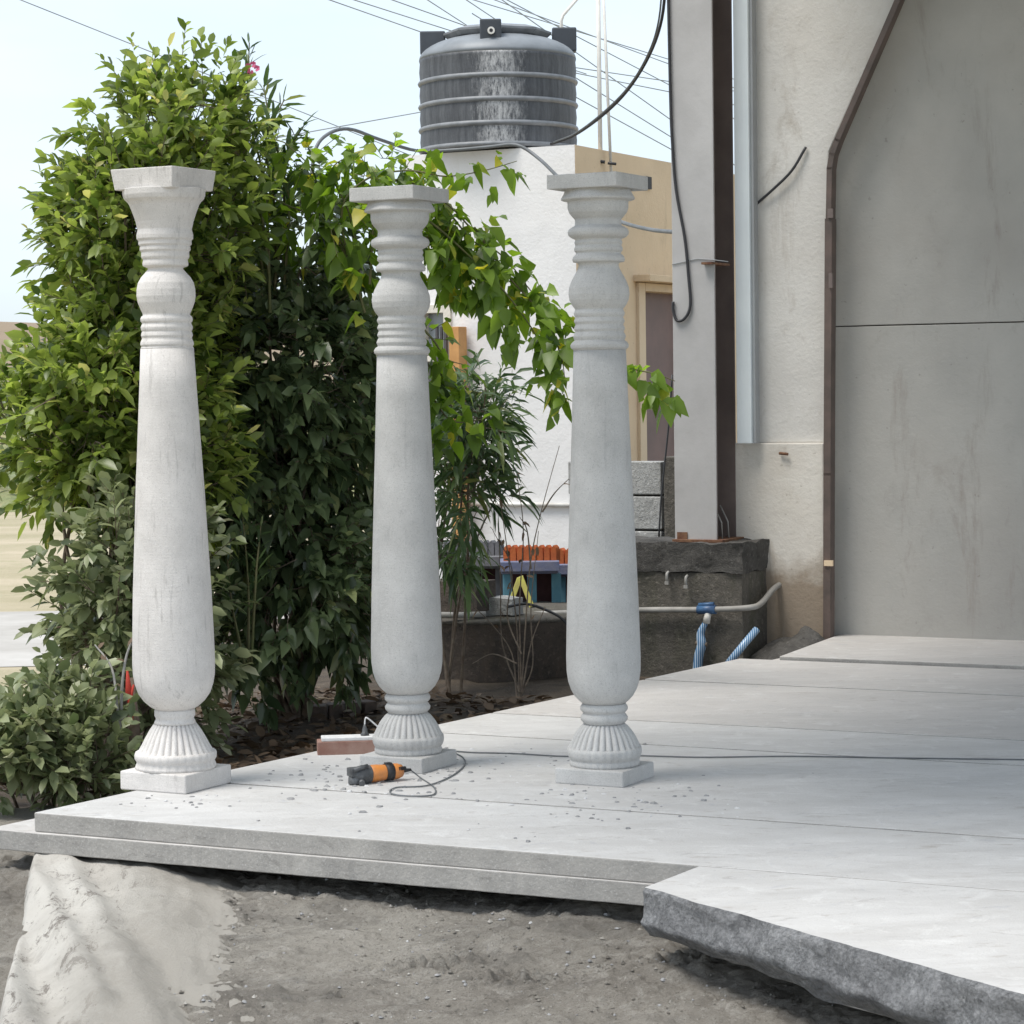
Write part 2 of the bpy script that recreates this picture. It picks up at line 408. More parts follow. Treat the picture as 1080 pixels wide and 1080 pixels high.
DUST = simple('white_stone_dust', (0.72, 0.72, 0.72), (0.6, 0.6, 0.6), 18, 0.95, 0.002, 90)
CHIP = simple('grey_granite_chip', (0.36, 0.36, 0.36), (0.2, 0.2, 0.2), 60, 0.9)
REDP = simple('red_ribbon_cloth', (0.5, 0.05, 0.03), None, 8, 0.8)
PINK = simple('pink_petal', (0.75, 0.14, 0.3), None, 8, 0.7)
ORB = simple('orange_painted_cement', (0.55, 0.14, 0.035), (0.42, 0.1, 0.03), 16, 0.8, 0.002, 60)
BLP = simple('blue_grey_painted_cement', (0.14, 0.16, 0.27), (0.2, 0.2, 0.26), 16, 0.8, 0.002, 60)
TEAL = simple('teal_painted_cement', (0.10, 0.25, 0.33), (0.13, 0.3, 0.38), 16, 0.8)
MAROON = simple('maroon_painted_cement', (0.08, 0.03, 0.03), None, 16, 0.8)
YEL = simple('yellow_green_painted_bar', (0.50, 0.48, 0.10), (0.4, 0.36, 0.1), 16, 0.7)
GREYM = simple('grey_unpainted_cement', (0.2, 0.2, 0.21), (0.14, 0.14, 0.15), 12, 0.9, 0.002, 60)
BRICKM = simple('dark_old_brick', (0.14, 0.10, 0.08), (0.08, 0.065, 0.055), 12, 0.9, 0.003, 60)

def leafmat(name, dark, light, yellow, trans=0.3, gloss=0.45, yfrac=0.06):
    k = NT(name)
    g = k.n('ShaderNodeNewGeometry'); rnd = g.outputs['Random Per Island']
    c = k.ramp(rnd, [(0.0, dark), (0.6, light), (1 - yfrac, light), (1.0, yellow)])
    big = k.mask(k.noise(2.5, 3), 0.35, 0.65)
    c = k.mix(k.math('MULTIPLY', big, 0.5), c, dark)
    k.base(c); k.rough(gloss); k.p.inputs['Specular IOR Level'].default_value = 0.5
    tr = k.n('ShaderNodeBsdfTranslucent'); 
    hs = k.n('ShaderNodeHueSaturation'); hs.inputs['Saturation'].default_value = 1.15; hs.inputs['Value'].default_value = 2.0
    k.l(c, hs.inputs['Color']); k.l(hs.outputs[0], tr.inputs[0])
    mx = k.n('ShaderNodeMixShader'); mx.inputs[0].default_value = trans
    k.l(k.p.outputs[0], mx.inputs[1]); k.l(tr.outputs[0], mx.inputs[2]); k.l(mx.outputs[0], k.out.inputs[0])
    return k.m
LEAF_A = leafmat('bright_shrub_leaf', (0.045, 0.08, 0.018), (0.34, 0.41, 0.11), (0.68, 0.62, 0.26), 0.4, 0.33)
LEAF_B = leafmat('dark_creeper_leaf', (0.035, 0.06, 0.025), (0.16, 0.21, 0.10), (0.36, 0.38, 0.16), 0.25, 0.33, 0.08)
LEAF_C = leafmat('vine_heart_leaf', (0.07, 0.12, 0.02), (0.23, 0.34, 0.06), (0.65, 0.56, 0.1), 0.5, 0.4, 0.14)
LEAF_D = leafmat('long_narrow_leaf', (0.03, 0.06, 0.025), (0.11, 0.17, 0.06), (0.3, 0.32, 0.1), 0.25, 0.4)
LEAF_E = leafmat('pale_low_leaf', (0.08, 0.11, 0.045), (0.30, 0.33, 0.18), (0.55, 0.54, 0.38), 0.25, 0.4)
LITTER = leafmat('dead_leaf_litter', (0.05, 0.032, 0.02), (0.16, 0.11, 0.07), (0.3, 0.24, 0.16), 0.1, 0.8)

# ------------------------------------------------------------------ leaves
SHAPES = {'ellipse': (0.30, 0.95, 0.68, 0.85), 'heart': (0.2, 1.0, 0.58, 0.82), 'lance': (0.3, 0.9, 0.7, 0.75)}
def nrm(a): return a / np.maximum(np.linalg.norm(a, axis=1, keepdims=True), 1e-9)
def leaves_mesh(name, pos, d, up, L, W, shape, mat, parent=None, loc=None, droop=0.25):
    n = len(pos); t1, w1, t2, w2 = SHAPES[shape]
    d = nrm(d); s = nrm(np.cross(d, up)); nn = np.cross(s, d)
    L = L[:, None]; W = W[:, None] * 0.5
    dz = np.array([[0, 0, -1.0]])
    fold = 0.28
    def pt(t, w): return pos + d * L * t + s * W * w + nn * (np.abs(w) * W * fold) + dz * L * droop * t * t
    vs = np.stack([pt(0, 0), pt(t1, -w1), pt(t1, 0), pt(t1, w1), pt(t2, -w2), pt(t2, 0), pt(t2, w2), pt(1.0, 0)], 1)
    fs = np.array([[0, 2, 1, -1], [0, 3, 2, -1], [1, 2, 5, 4], [2, 3, 6, 5], [4, 5, 7, -1], [5, 6, 7, -1]])
    off = (np.arange(n) * 8)[:, None, None]
    f = np.where(fs[None] < 0, -1, fs[None] + off).reshape(-1, 4)
    return npobj(name, vs.reshape(-1, 3), f, mat, parent, loc)

def leaves_on_twigs(starts, dirs, lens, per, L, W, spread=0.9, upb=0.7, seed=0, t0=0.15):
    g = np.random.default_rng(seed); n = len(starts)
    tt = (t0 + (1 - t0) * (np.arange(per) + g.random((n, per)) * 0.8) / per)
    P = starts[:, None] + dirs[:, None] * (lens[:, None] * tt)[..., None]
    D = np.repeat(dirs[:, None], per, 1).reshape(-1, 3); P = P.reshape(-1, 3)
    ph = (np.arange(n * per) * 2.4 + g.random(n * per) * 0.8)
    a = nrm(np.cross(D, np.array([[0.13, 0.2, 0.97]]))); b = np.cross(D, a)
    rad = a * np.cos(ph)[:, None] + b * np.sin(ph)[:, None]
    sp = spread * (0.6 + 0.7 * g.random(n * per)) * (1.15 - 0.6 * tt.reshape(-1))
    ld = nrm(D * np.cos(sp)[:, None] + rad * np.sin(sp)[:, None] + g.normal(0, 0.12, (n * per, 3)))
    up = nrm(np.array([[0, 0, upb]]) + D * 0.3 + g.normal(0, 0.5, (n * per, 3)))
    ls = L * (0.45 + 0.8 * g.random(n * per)); ws = W * (ls / L) * (0.85 + 0.3 * g.random(n * per))
    return P, ld, up, ls, ws

def blob_twigs(blobs, n, seed, tl=(0.12, 0.28), upbias=0.5, shell=0.45):
    """blobs: (px, py, depth, rx_px, ry_px, rdepth_m)"""
    g = np.random.default_rng(seed)
    w = np.array([b[3] * b[4] for b in blobs], float); w /= w.sum()
    ids = g.choice(len(blobs), n, p=w); S = []; D = []
    for i in ids:
        px, py, d, rx, ry, rd = blobs[i]; c = at(px, py, d); k = d / F
        v = g.normal(0, 1, 3); v /= np.linalg.norm(v)
        r = (shell + (1 - shell) * g.random()) ** 0.6
        lump = 0.84 + 0.62 * mnoise.noise(Vector((v[0] * 2.2 + i * 7, v[1] * 2.2, v[2] * 2.2)))
        r *= lump
        S.append((c.x + v[0] * rx * k * r, c.y + v[1] * rd * r, c.z + v[2] * ry * k * r))
        dd = v * 0.75 + np.array([0, 0, upbias]) + g.normal(0, 0.45, 3); D.append(dd / np.linalg.norm(dd))
    return np.array(S), np.array(D), tl[0] + (tl[1] - tl[0]) * g.random(n)

def stems_mb(base, S, D, Ls, nmain, seed, rmain=0.016, rtw=0.0028, twig_frac=0.7):
    g = random.Random(seed); mb = MB()
    idx = list(range(len(S))); g.shuffle(idx)
    for i in idx[:nmain]:
        a = Vector(base) + Vector((g.uniform(-.09, .09), g.uniform(-.06, .06), 0)); b = Vector(S[i])
        m1 = a.lerp(b, 0.35) + Vector((g.uniform(-.08, .08), g.uniform(-.08, .08), 0.12)); m2 = a.lerp(b, 0.7) + Vector((g.uniform(-.06, .06), g.uniform(-.06, .06), 0.06))
        mb.tube(smooth_path([a, m1, m2, b, b + Vector(D[i]) * Ls[i]], 4), [rmain * (1 - 0.85 * q / 16) for q in range(17)], 5, False)
    for i in idx[nmain:nmain + int(len(S) * twig_frac)]:
        a = Vector(S[i]); mb.tube([a - Vector(D[i]) * 0.05, a + Vector(D[i]) * Ls[i] * 0.95], [rtw, rtw * 0.5], 3, False)
    return mb

def shrub(name, label, base, blobs, ntw, per, L, W, shape, lm, seed, nmain=14, cat='shrub', upb=0.5, tl=(0.12, 0.28), droop=0.25, spread=0.9, rmain=0.014, extra=None):
    t = thing(name, label, cat, base)
    S, D, Ls = blob_twigs(blobs, ntw, seed, tl, upb)
    if extra:
        S = np.vstack([S, extra[0]]); D = np.vstack([D, extra[1]]); Ls = np.concatenate([Ls, extra[2]])
    P, ld, up, ls, ws = leaves_on_twigs(S, D, Ls, per, L, W, spread, seed=seed + 1)
    leaves_mesh('foliage', P, ld, up, ls, ws, shape, lm, t, droop=droop)
    stems_mb(base, S, D, Ls, nmain, seed, rmain).build('stem', WOODB, t)
    return t

def spikes(lst, seed):                 # twigs that poke out of the crown: (px, py, depth, px2, py2)
    S = []; D = []; Ls = []
    for (a, b, d, c, e) in lst:
        p = at(a, b, d); q = at(c, e, d - 0.05); v = q - p
        S.append(tuple(p)); Ls.append(v.length); D.append(tuple(v.normalized()))
    return np.array(S), np.array(D), np.array(Ls)

GZ = -0.2   # garden soil level
def gbase(px, d, z=GZ):
    p = at(px, 600, d); return (p.x, d, z)

shrub('tall_shrub', 'tall bright green leafy shrub rising behind the leftmost carved pillar', gbase(170, 11.2),
      [(205, 150, 11.2, 42, 50, .3), (165, 135, 11.2, 26, 36, .22), (135, 235, 11.1, 68, 70, .4), (200, 230, 11.2, 78, 85, .45), (100, 230, 11.1, 30, 45, .3), (125, 330, 11.1, 50, 60, .4), (160, 340, 11.3, 80, 80, .5)],
      900, 11, 0.088, 0.037, 'ellipse', LEAF_A, 21, 18, upb=0.75,
      extra=spikes([(190, 80, 11.2, 196, 25), (150, 100, 11.2, 138, 38), (205, 80, 11.2, 222, 45), (150, 110, 11.2, 105, 58), (110, 150, 11.1, 58, 142), (150, 100, 11.2, 112, 95),
                    (90, 190, 11.1, 48, 168), (80, 220, 11.1, 38, 212), (80, 255, 11.1, 30, 252), (85, 290, 11.1, 30, 298), (100, 120, 11.1, 88, 112), (230, 80, 11.2, 240, 42), (100, 330, 11.1, 48, 326), (130, 140, 11.1, 70, 140), (90, 270, 11, 46, 268), (170, 130, 11.2, 160, 55), (180, 120, 11.1, 178, 48), (215, 120, 11.2, 212, 35), (225, 120, 11.3, 250, 60), (200, 120, 11.1, 205, 50), (160, 120, 11.2, 146, 70), (140, 150, 11.2, 122, 92), (130, 170, 11.1, 92, 128), (110, 180, 11.1, 74, 175), (240, 130, 11.3, 262, 80), (235, 150, 11.2, 228, 60), (150, 130, 11.3, 130, 62), (190, 130, 11.3, 186, 62), (120, 200, 11.1, 64, 190), (105, 240, 11.1, 55, 232), (110, 300, 11.1, 55, 315)], 1))
shrub('spreading_shrub', 'wide light green shrub filling the left edge beside the pale field', gbase(90, 10.9),
      [(95, 440, 10.9, 62, 85, .45), (25, 450, 10.9, 42, 58, .4), (150, 440, 11.0, 75, 110, .45), (75, 500, 10.9, 50, 42, .35), (90, 385, 10.9, 40, 35, .35), (190, 480, 11.1, 50, 110, .4)],
      760, 11, 0.092, 0.041, 'ellipse', LEAF_A, 31, 16, upb=0.55)
shrub('grey_green_shrub', 'grey green bush between the left pillar and the white road', gbase(130, 10.5),
      [(125, 590, 10.5, 48, 60, .35), (110, 650, 10.4, 36, 50, .3), (115, 700, 10.4, 36, 45, .3), (165, 640, 10.6, 50, 100, .35), (190, 720, 10.7, 30, 50, .3)],
      420, 10, 0.088, 0.04, 'ellipse', LEAF_E, 41, 12, upb=0.35)
shrub('low_shrub', 'low pale leaved bush at the left corner of the stone platform', gbase(50, 9.55, -0.36),
      [(40, 785, 9.5, 58, 42, .3), (85, 805, 9.45, 38, 34, .25), (5, 800, 9.4, 45, 42, .3), (75, 750, 9.6, 35, 25, .2)],
      300, 10, 0.085, 0.04, 'ellipse', LEAF_E, 51, 8, upb=0.7, tl=(0.1, 0.2), rmain=0.008)
shrub('dark_creeper', 'dense dark creeper mass between the left and middle pillars', gbase(300, 11.9),
      [(300, 270, 11.8, 88, 75, .45), (290, 390, 11.7, 92, 120, .5), (360, 420, 11.8, 60, 120, .45), (290, 530, 11.7, 88, 100, .5), (310, 630, 11.6, 85, 75, .45), (370, 640, 11.7, 45, 70, .4), (255, 680, 11.5, 45, 45, .3), (240, 450, 11.6, 45, 150, .35)],
      1250, 10, 0.085, 0.055, 'heart', LEAF_B, 61, 24, upb=-0.1, droop=0.45, cat='creeper')

# flowering oleander whose shoots stick out above the creeper
def oleander(name, label, base, shoots, seed, L=0.15, W=0.022, per=20, flower=None, lm=LEAF_D, cat='shrub', spread=0.85, droop=0.2):
    t = thing(name, label, cat, base); g = random.Random(seed)
    S = []; D = []; Ls = []; st = MB()
    for (pts, d) in shoots:
        pp = [at(a, b, d + g.uniform(-.1, .1)) for a, b in pts]
        path = smooth_path(pp, 5)
        st.tube(path, [0.008 * (1 - 0.7 * i / len(path)) for i in range(len(path))], 5, False)
        for i in range(len(path) // 3, len(path) - 1):
            v = path[i + 1] - path[i]; S.append(tuple(path[i])); D.append(tuple(v.normalized())); Ls.append(v.length)
    S = np.array(S); D = np.array(D); Ls = np.array(Ls)
    P, ld, up, ls, ws = leaves_on_twigs(S, D, Ls, max(2, per // 5), L, W, spread, seed=seed, t0=0)
    leaves_mesh('foliage', P, ld, up, ls, ws, 'lance', lm, t, droop=droop)
    st.build('stem', GREENSTEM, t)
    if flower:
        fx = MB()
        for (a, b, d) in flower:
            c = at(a, b, d)
            for k in range(5):
                an = k * 1.257 + g.random(); e = Vector((math.cos(an), -0.4, math.sin(an))) * .6
                q = Vector((-math.sin(an), 0, math.cos(an)))
                fx.add([c, c + e * .015 + q * .009, c + e * .026, c + e * .015 - q * .009], [(0, 1, 2, 3)])
        fx.build('flower', PINK, t)
    return t
oleander('oleander', 'tall thin oleander with pink blossom at the top of the greenery', gbase(280, 11.4),
         [([(285, 330), (280, 200), (262, 120), (263, 45)], 11.3), ([(290, 330), (290, 220), (280, 150), (300, 105)], 11.4), ([(300, 300), (305, 220), (300, 170), (322, 130)], 11.35),
          ([(280, 300), (262, 210), (240, 140), (252, 90)], 11.4), ([(290, 300), (300, 200), (285, 130), (278, 90)], 11.5), ([(285, 300), (275, 220), (262, 160), (235, 110)], 11.3)], 5,
         L=0.13, flower=[(267, 68, 11.2), (264, 76, 11.2), (271, 72, 11.2), (262, 70, 11.2)], per=22)
oleander('oleander', 'shadowed grey green oleander shoots low beside the left pillar', gbase(262, 11.0),
         [([(262, 700), (262, 620), (256, 545)], 10.9), ([(265, 700), (270, 610), (275, 555)], 10.95), ([(258, 700), (245, 640), (240, 590)], 10.9)], 6, L=0.12, per=16)
shrub('long_leaved_shrub', 'dark bush of long narrow leaves right of the middle pillar before the white house', gbase(480, 12.9),
      [(488, 455, 12.9, 36, 42, .25), (505, 440, 12.8, 26, 34, .2), (485, 510, 12.8, 34, 40, .25), (505, 520, 12.8, 24, 26, .2), (470, 560, 12.9, 20, 45, .2), (485, 575, 12.9, 20, 30, .2)],
      130, 13, 0.15, 0.027, 'lance', LEAF_D, 81, 5, rmain=0.009, upb=0.5, droop=0.5, tl=(0.15, 0.28), spread=1.0,
      extra=spikes([(500, 440, 12.8, 530, 405), (500, 450, 12.8, 543, 445), (490, 430, 12.8, 500, 385), (510, 470, 12.8, 545, 470), (505, 520, 12.8, 530, 545), (490, 540, 12.8, 505, 572)], 1))

# heart leaved vine that arches over to the right hand pillar
def vine():
    base = gbase(385, 11.4)
    t = thing('climbing_vine', 'backlit heart leaved vine arching from the middle pillar over to the right pillar', 'vine', base)
    g = random.Random(4); S = []; D = []; Ls = []; st = MB()
    runs = [([(385, 330), (360, 230), (385, 190), (430, 180), (470, 186), (510, 180), (545, 170)], 11.3, .9),
            ([(390, 300), (400, 200), (440, 195), (475, 218), (505, 250), (535, 275), (565, 312), (600, 335)], 11.3, 1.5),
            ([(420, 215), (455, 235), (495, 270), (530, 305), (560, 345), (580, 385), (598, 425)], 11.2, 1.5),
            ([(440, 240), (462, 262), (490, 290), (510, 310), (535, 340)], 11.2, 1.3),
            ([(500, 240), (535, 290), (570, 330), (590, 370), (596, 400)], 11.25, 1.3),
            ([(455, 200), (478, 230), (500, 255), (520, 262)], 11.3, 1.3),
            ([(450, 240), (462, 270), (475, 285), (482, 300)], 11.3, 1.2),
            ([(600, 340), (630, 370), (665, 388), (690, 394), (712, 402)], 11.3, 1.1),
            ([(440, 340), (458, 360), (470, 378), (490, 385)], 11.8, .6), ([(445, 380), (465, 395), (480, 408), (508, 415)], 11.8, .8), ([(448, 400), (460, 425), (480, 445), (520, 440)], 11.8, 1.2),
            ([(380, 300), (340, 220), (330, 180), (300, 150)], 11.3, 1.0), ([(380, 300), (350, 240), (300, 215), (270, 200)], 11.3, 1.0), ([(380, 300), (370, 230), (350, 180), (380, 160)], 11.3, 1.1)]
    for pts, d, dens in runs:
        pp = [at(a, b, d + g.uniform(-.06, .06)) for a, b in pts]
        path = smooth_path(pp, 6)
        st.tube(path, [0.007 * (1 - 0.75 * i / len(path)) for i in range(len(path))], 5, False)
        for i in range(1, len(path) - 1):
            for _ in range(int(dens * 0.95 + g.random())):
                j = Vector((g.gauss(0, .03), g.gauss(0, .05), g.gauss(-0.02, .045)))
                v = Vector((g.gauss(0.1, .5), g.gauss(-.25, .4), g.gauss(-.35, .45))).normalized()
                S.append(tuple(path[i] + j)); D.append(tuple(v)); Ls.append(0.06 + 0.05 * g.random())
    S2, D2, L2 = blob_twigs([(350, 215, 11.4, 70, 55, .3), (385, 180, 11.4, 45, 25, .2), (420, 200, 11.5, 35, 40, .2), (330, 170, 11.4, 25, 28, .2), (465, 260, 11.4, 20, 36, .15), (452, 390, 12.0, 8, 50, .12)], 120, 9, (.08, .2), -0.2)
    S = np.vstack([S, S2]); D = np.vstack([D, D2]); Ls = np.concatenate([Ls, L2])
    P, ld, up, ls, ws = leaves_on_twigs(S, D, Ls, 3, 0.078, 0.066, 0.9, upb=0.6, seed=13)
    leaves_mesh('foliage', P, ld, up, ls, ws, 'heart', LEAF_C, t, droop=0.5)
    for i in range(len(S2)):
        a = Vector(S2[i]); st.tube([a, a + Vector(D2[i]) * L2[i]], 0.002, 3, False)
    st.build('stem', GREENSTEM, t)
vine()

# leaf litter and undergrowth on the soil
def litter():
    g = np.random.default_rng(3); n = 2600
    t = g.random(n); e0 = onz(240, 805); e1 = onz(700, 705)
    P = np.array([[e0.x + (e1.x - e0.x) * a, e0.y + (e1.y - e0.y) * a, GZ] for a in t])
    off = g.random(n) ** 0.8 * 2.2 - 0.1
    P[:, 0] -= off * V.x * 0 + off * U.x; P[:, 1] -= off * U.y; P[:, 2] = GZ + 0.012 + g.random(n) * 0.02
    d = g.normal(0, 1, (n, 3)); d[:, 2] *= 0.25; up = np.array([[0, 0, 1.0]]) + g.normal(0, .35, (n, 3))
    ls = 0.04 + 0.05 * g.random(n)
    o = leaves_mesh('leaf_litter', P, d, up, ls, ls * 0.5, 'ellipse', LITTER, None, (0, 12, GZ), droop=0.05)
    tag(o, 'dry brown fallen leaves on the dark soil behind the platform', 'leaf litter', kind='stuff')
litter()

def dry_plant(name, label, base_px, d, stems, z=GZ, leaf=True, seed=1, r=0.005, m_=TWIGM):
    b = gbase(base_px, d, z); t = thing(name, label, 'plant', b); g = random.Random(seed); mb = MB(); S = []; D = []
    for pts in stems:
        path = smooth_path([at(a, bb, d + .07 * math.sin(a * .09 + bb * .025)) for a, bb in pts], 5)
        mb.tube(path, [r * (1 - 0.7 * i / len(path)) for i in range(len(path))], 5, False)
        for i in range(len(path) // 2, len(path)):
            if g.random() < 0.35: S.append(tuple(path[i])); D.append((g.gauss(0, .6), g.gauss(0, .4), g.gauss(-.3, .5)))
    mb.build('stem', m_, t)
    if leaf and S:
        
        for q in range(len(S)): leaves_mesh('dead_leaf', np.array([S[q]]), np.array([D[q]]), np.array([[g.gauss(0, .4), -.3, 1.0]]), np.full(1, .045), np.full(1, .022), 'ellipse', LITTER, t)
    return t
dry_plant('dry_plant', 'bare brown twigs with a few withered leaves standing before the round planter', 548, 12.6,
          [[(548, 735), (545, 660), (535, 580), (522, 490)], [(550, 735), (555, 650), (560, 590), (572, 535), (590, 470)], [(545, 735), (540, 690), (520, 660), (500, 640)], [(550, 735), (560, 680), (575, 640)],
           [(548, 730), (530, 680), (528, 620), (526, 560)], [(550, 730), (548, 640), (552, 560), (545, 500)], [(560, 600), (556, 560), (548, 545)], [(545, 700), (520, 690), (498, 700)], [(551, 730), (562, 700), (560, 640), (568, 560)],
           [(572, 540), (585, 520), (600, 505)], [(550, 690), (535, 650), (540, 600), (520, 560)]], seed=3)
dry_plant('dry_plant', 'leafless woody sapling with pale stems at the left corner of the platform', 128, 9.6,
          [[(130, 800), (124, 750), (118, 705), (100, 680)], [(130, 800), (128, 740), (134, 690), (150, 660)], [(130, 800), (122, 768), (110, 745), (98, 735)]], z=-.3, seed=4, r=0.009, m_=PVC_DIM)

# ------------------------------------------------------------------ ground
def heightfield(name, xs, ys, hf, mat, kind='structure'):
    vs = []; 
    for y in ys:
        for x in xs: vs.append((x, y, hf(x, y)))
    nx = len(xs); i, j = np.meshgrid(np.arange(len(ys) - 1), np.arange(nx - 1), indexing='ij')
    a = (i * nx + j).ravel(); f = np.stack([a, a + 1, a + nx + 1, a + nx], 1)
    o = npobj(name, vs, f, mat); tag(o, kind=kind); return o

def far_h(x, y): return -0.40 + (0.15 * mnoise.noise(Vector((x * .05, y * .05, 0))) if y > 25 else 0)
ax = list(np.concatenate([-np.geomspace(1500, 6, 26), np.linspace(-5, 5, 12), np.geomspace(6, 1500, 26)]))
heightfield('ground', ax, list(np.concatenate([np.linspace(-40, 20, 24), np.geomspace(21, 2500, 50)])), far_h, FIELD)
FE0 = onz(100, 862); FE1 = onz(735, 912.5)          # front top edge of the platform
def edge_dist(x, y):                                 # distance in front of the platform's front edge
    d = (FE1 - FE0).normalized(); n = Vector((d.y, -d.x, 0)) * 1
    if n.y > 0: n = -n
    return (Vector((x, y, 0)) - FE0).dot(n)
def ground_h(x, y):
    s = edge_dist(x, y); 
    h = -0.20 - 0.11 * max(0, min(1.6, s / 1.2)) 
    p = Vector((x, y, 0))
    h += 0.02 * mnoise.noise(p * 1.7) + 0.014 * mnoise.noise(p * 6) + 0.009 * mnoise.noise(Vector((x * 14 + 2, y * 26, 1)))
    c = mnoise.noise(Vector((x * 22, y * 34, 4.4)))
    h += 0.007 * max(0, c - 0.05) * 6 * (0.5 + 0.5 * mnoise.noise(p * 1.1 + Vector((5, 5, 0))))
    for (qx, qy, sx, sy, a) in RUTS:                 # broken, gouged patches
        e = ((x - qx) / sx) ** 2 + ((y - qy) / sy) ** 2
        if e < 4:
            h += a * math.exp(-e) * (mnoise.noise(Vector((x * 30, y * 60, 9))) * 2.2 - 0.3)
    h += 0.004 * mnoise.noise(Vector((x * 45, y * 60, 7))) + 0.0028 * mnoise.noise(Vector((x * 90, y * 110, 2)))
    # clods banked against the rough slab
    q = onz(670, 985, -0.27); e = ((x - q.x) / 0.16) ** 2 + ((y - q.y) / 0.12) ** 2
    h += 0.07 * math.exp(-e) * (1 + 0.5 * mnoise.noise(p * 20))
    return h
RUTS = [(*onz(460, 1035, -.3).xy, .14, .07, .03), (*onz(540, 1052, -.3).xy, .12, .05, .03), (*onz(350, 1060, -.3).xy, .06, .04, .02), (*onz(720, 1045, -.3).xy, .1, .05, .022), (*onz(200, 940, -.26).xy, .12, .12, .012)]
heightfield('yard_ground', list(np.concatenate([np.linspace(-3.2, -1.75, 30), np.linspace(-1.73, 1.3, 520), np.linspace(1.35, 2.6, 12)])), list(np.concatenate([np.linspace(5.0, 5.65, 8), np.linspace(5.7, 8.3, 430), np.linspace(8.35, 9.4, 20)])), ground_h, MORTAR)
heightfield('garden_soil', list(np.linspace(-3.0, 3.4, 90)), list(np.linspace(8.9, 19.0, 120)),
            lambda x, y: GZ + 0.03 * mnoise.noise(Vector((x * 2, y * 2, 0))) + 0.02 * mnoise.noise(Vector((x * 8, y * 8, 3))) - 0.16 * max(0, min(1, (-1.2 - x) / 0.5)) - (0.1 if (x < -2.4) else 0), SOIL)
mb = MB(); p = [at(-500, 0, 16), at(700, 0, 16.4), at(700, 0, 20.3), at(-500, 0, 20.3)]
mb.add([(q.x, q.y, -0.396) for q in p], [(0, 1, 2, 3)]); tag(mb.build('road', ROADM), kind='structure')
def bank_h(x, y):
    t = max(0, min(1, (y - 36) / 16)); return -0.5 + t * 1.6 + 0.6 * t * mnoise.noise(Vector((x * .25, y * .25, 2))) + .25 * t * mnoise.noise(Vector((x * 1.2, y * 1.2, 7)))
heightfield('scrub_bank', list(np.linspace(-40, 10, 120)), list(np.linspace(34, 70, 60)), bank_h, BANK)
def hill_h(x, y):
    t = math.exp(-((y - 260) / 60) ** 2); return -2 + t * (9.5 + 5 * mnoise.noise(Vector((x * .012, 0, 5))) + 1.2 * mnoise.noise(Vector((x * .06, y * .06, 5))))
heightfield('hill', list(np.linspace(-300, 300, 160)), list(np.linspace(150, 340, 40)), hill_h, HILL)
def far_scrub():
    g = np.random.default_rng(8); n = 9000
    x = g.uniform(-16, 2, n); y = g.uniform(37, 56, n); cl = np.array([mnoise.noise(Vector((a * .45, b * .45, 3))) for a, b in zip(x, y)])
    k = cl > 0.0; x = x[k]; y = y[k]; n = len(x)
    z = np.array([bank_h(a, b) for a, b in zip(x, y)]) + g.random(n) ** 1.5 * 0.9
    P = np.stack([x, y, z], 1); d = g.normal(0, .6, (n, 3)) + np.array([[0, 0, .7]])
    ls = 0.2 + 0.2 * g.random(n)
    o = leaves_mesh('scrub', P, d, g.normal(0, 1, (n, 3)), ls, ls * .4, 'ellipse', LEAF_E, None, (0, 45, 0))
    tag(o, 'dry green scrub on the far bank beyond the road', 'scrub', kind='stuff')
far_scrub()

# ------------------------------------------------------------------ platform of granite slabs
du = (FE1 - FE0).normalized(); dv = Vector((-du.y, du.x, 0))
LE0 = onz(40, 856); LE1 = onz(865, 677)              # left edge line of the platform
ld_ = (LE1 - LE0).normalized()
def row_pt(v, side_u=None):                          # point on the left edge line at depth v behind the front edge
    t = (v - (LE0 - FE0).dot(dv)) / ld_.dot(dv); return LE0 + ld_ * t
def vof(px, py): return (onz(px, py) - FE0).dot(dv)
vs_ = [0.0, vof(370, 835), vof(560, 778.5), vof(715, 762.5), vof(750, 720.5), vof(900, 700.0), vof(885, 673) + 0.6]
names = ['white dusty granite slab forming the front edge of the platform', 'white granite slab on which the carved pillars stand', 'pale granite slab of the platform just behind the pillars',
         'wide worn granite slab in the middle of the platform', 'weathered brownish granite slab far back on the platform', 'narrow granite slab running along the foot of the grey wall']
for i in range(6):
    a, b = vs_[i] + (0.0 if i == 0 else 0.008), vs_[i + 1] - 0.008
    pa, pb = row_pt(a), row_pt(b); L = 6.0
    if i == 5: pa = onz(828, 695) ; pa = pa + dv * (a - (pa - FE0).dot(dv)); pb = onz(864, 677); pb = pb + dv * (b - (pb - FE0).dot(dv))
    n = 30; mb = MB(); zt = [0, 0.001, 0.002, 0.003, 0.005, 0.022][i]; th = 0.064
    front = []; back = []
    for k in range(n + 1):
        s = k / n
        j = 0.003 * mnoise.noise(Vector((s * 30, i * 9, 0)))
        front.append(pa + du * (L * s) + dv * j + Z * zt); back.append(pb + du * (L * s) + dv * 0.003 * mnoise.noise(Vector((s * 30, i * 9 + 4, 0))) + Z * zt)
    ring = front + back[::-1]
    mb.prism(ring[::-1], (0, 0, -th))
    o = mb.build('stone_slab', SLAB if i < 3 else SLAB_B, None, tuple(pa + Z * (zt - th)), bevel=0.004, fix=True)
    o.data.materials.append(EDGE)
    for pl in o.data.polygons:
        if abs(pl.normal.z) < 0.5: pl.material_index = 1
    tag(o, names[i], 'stone slab')
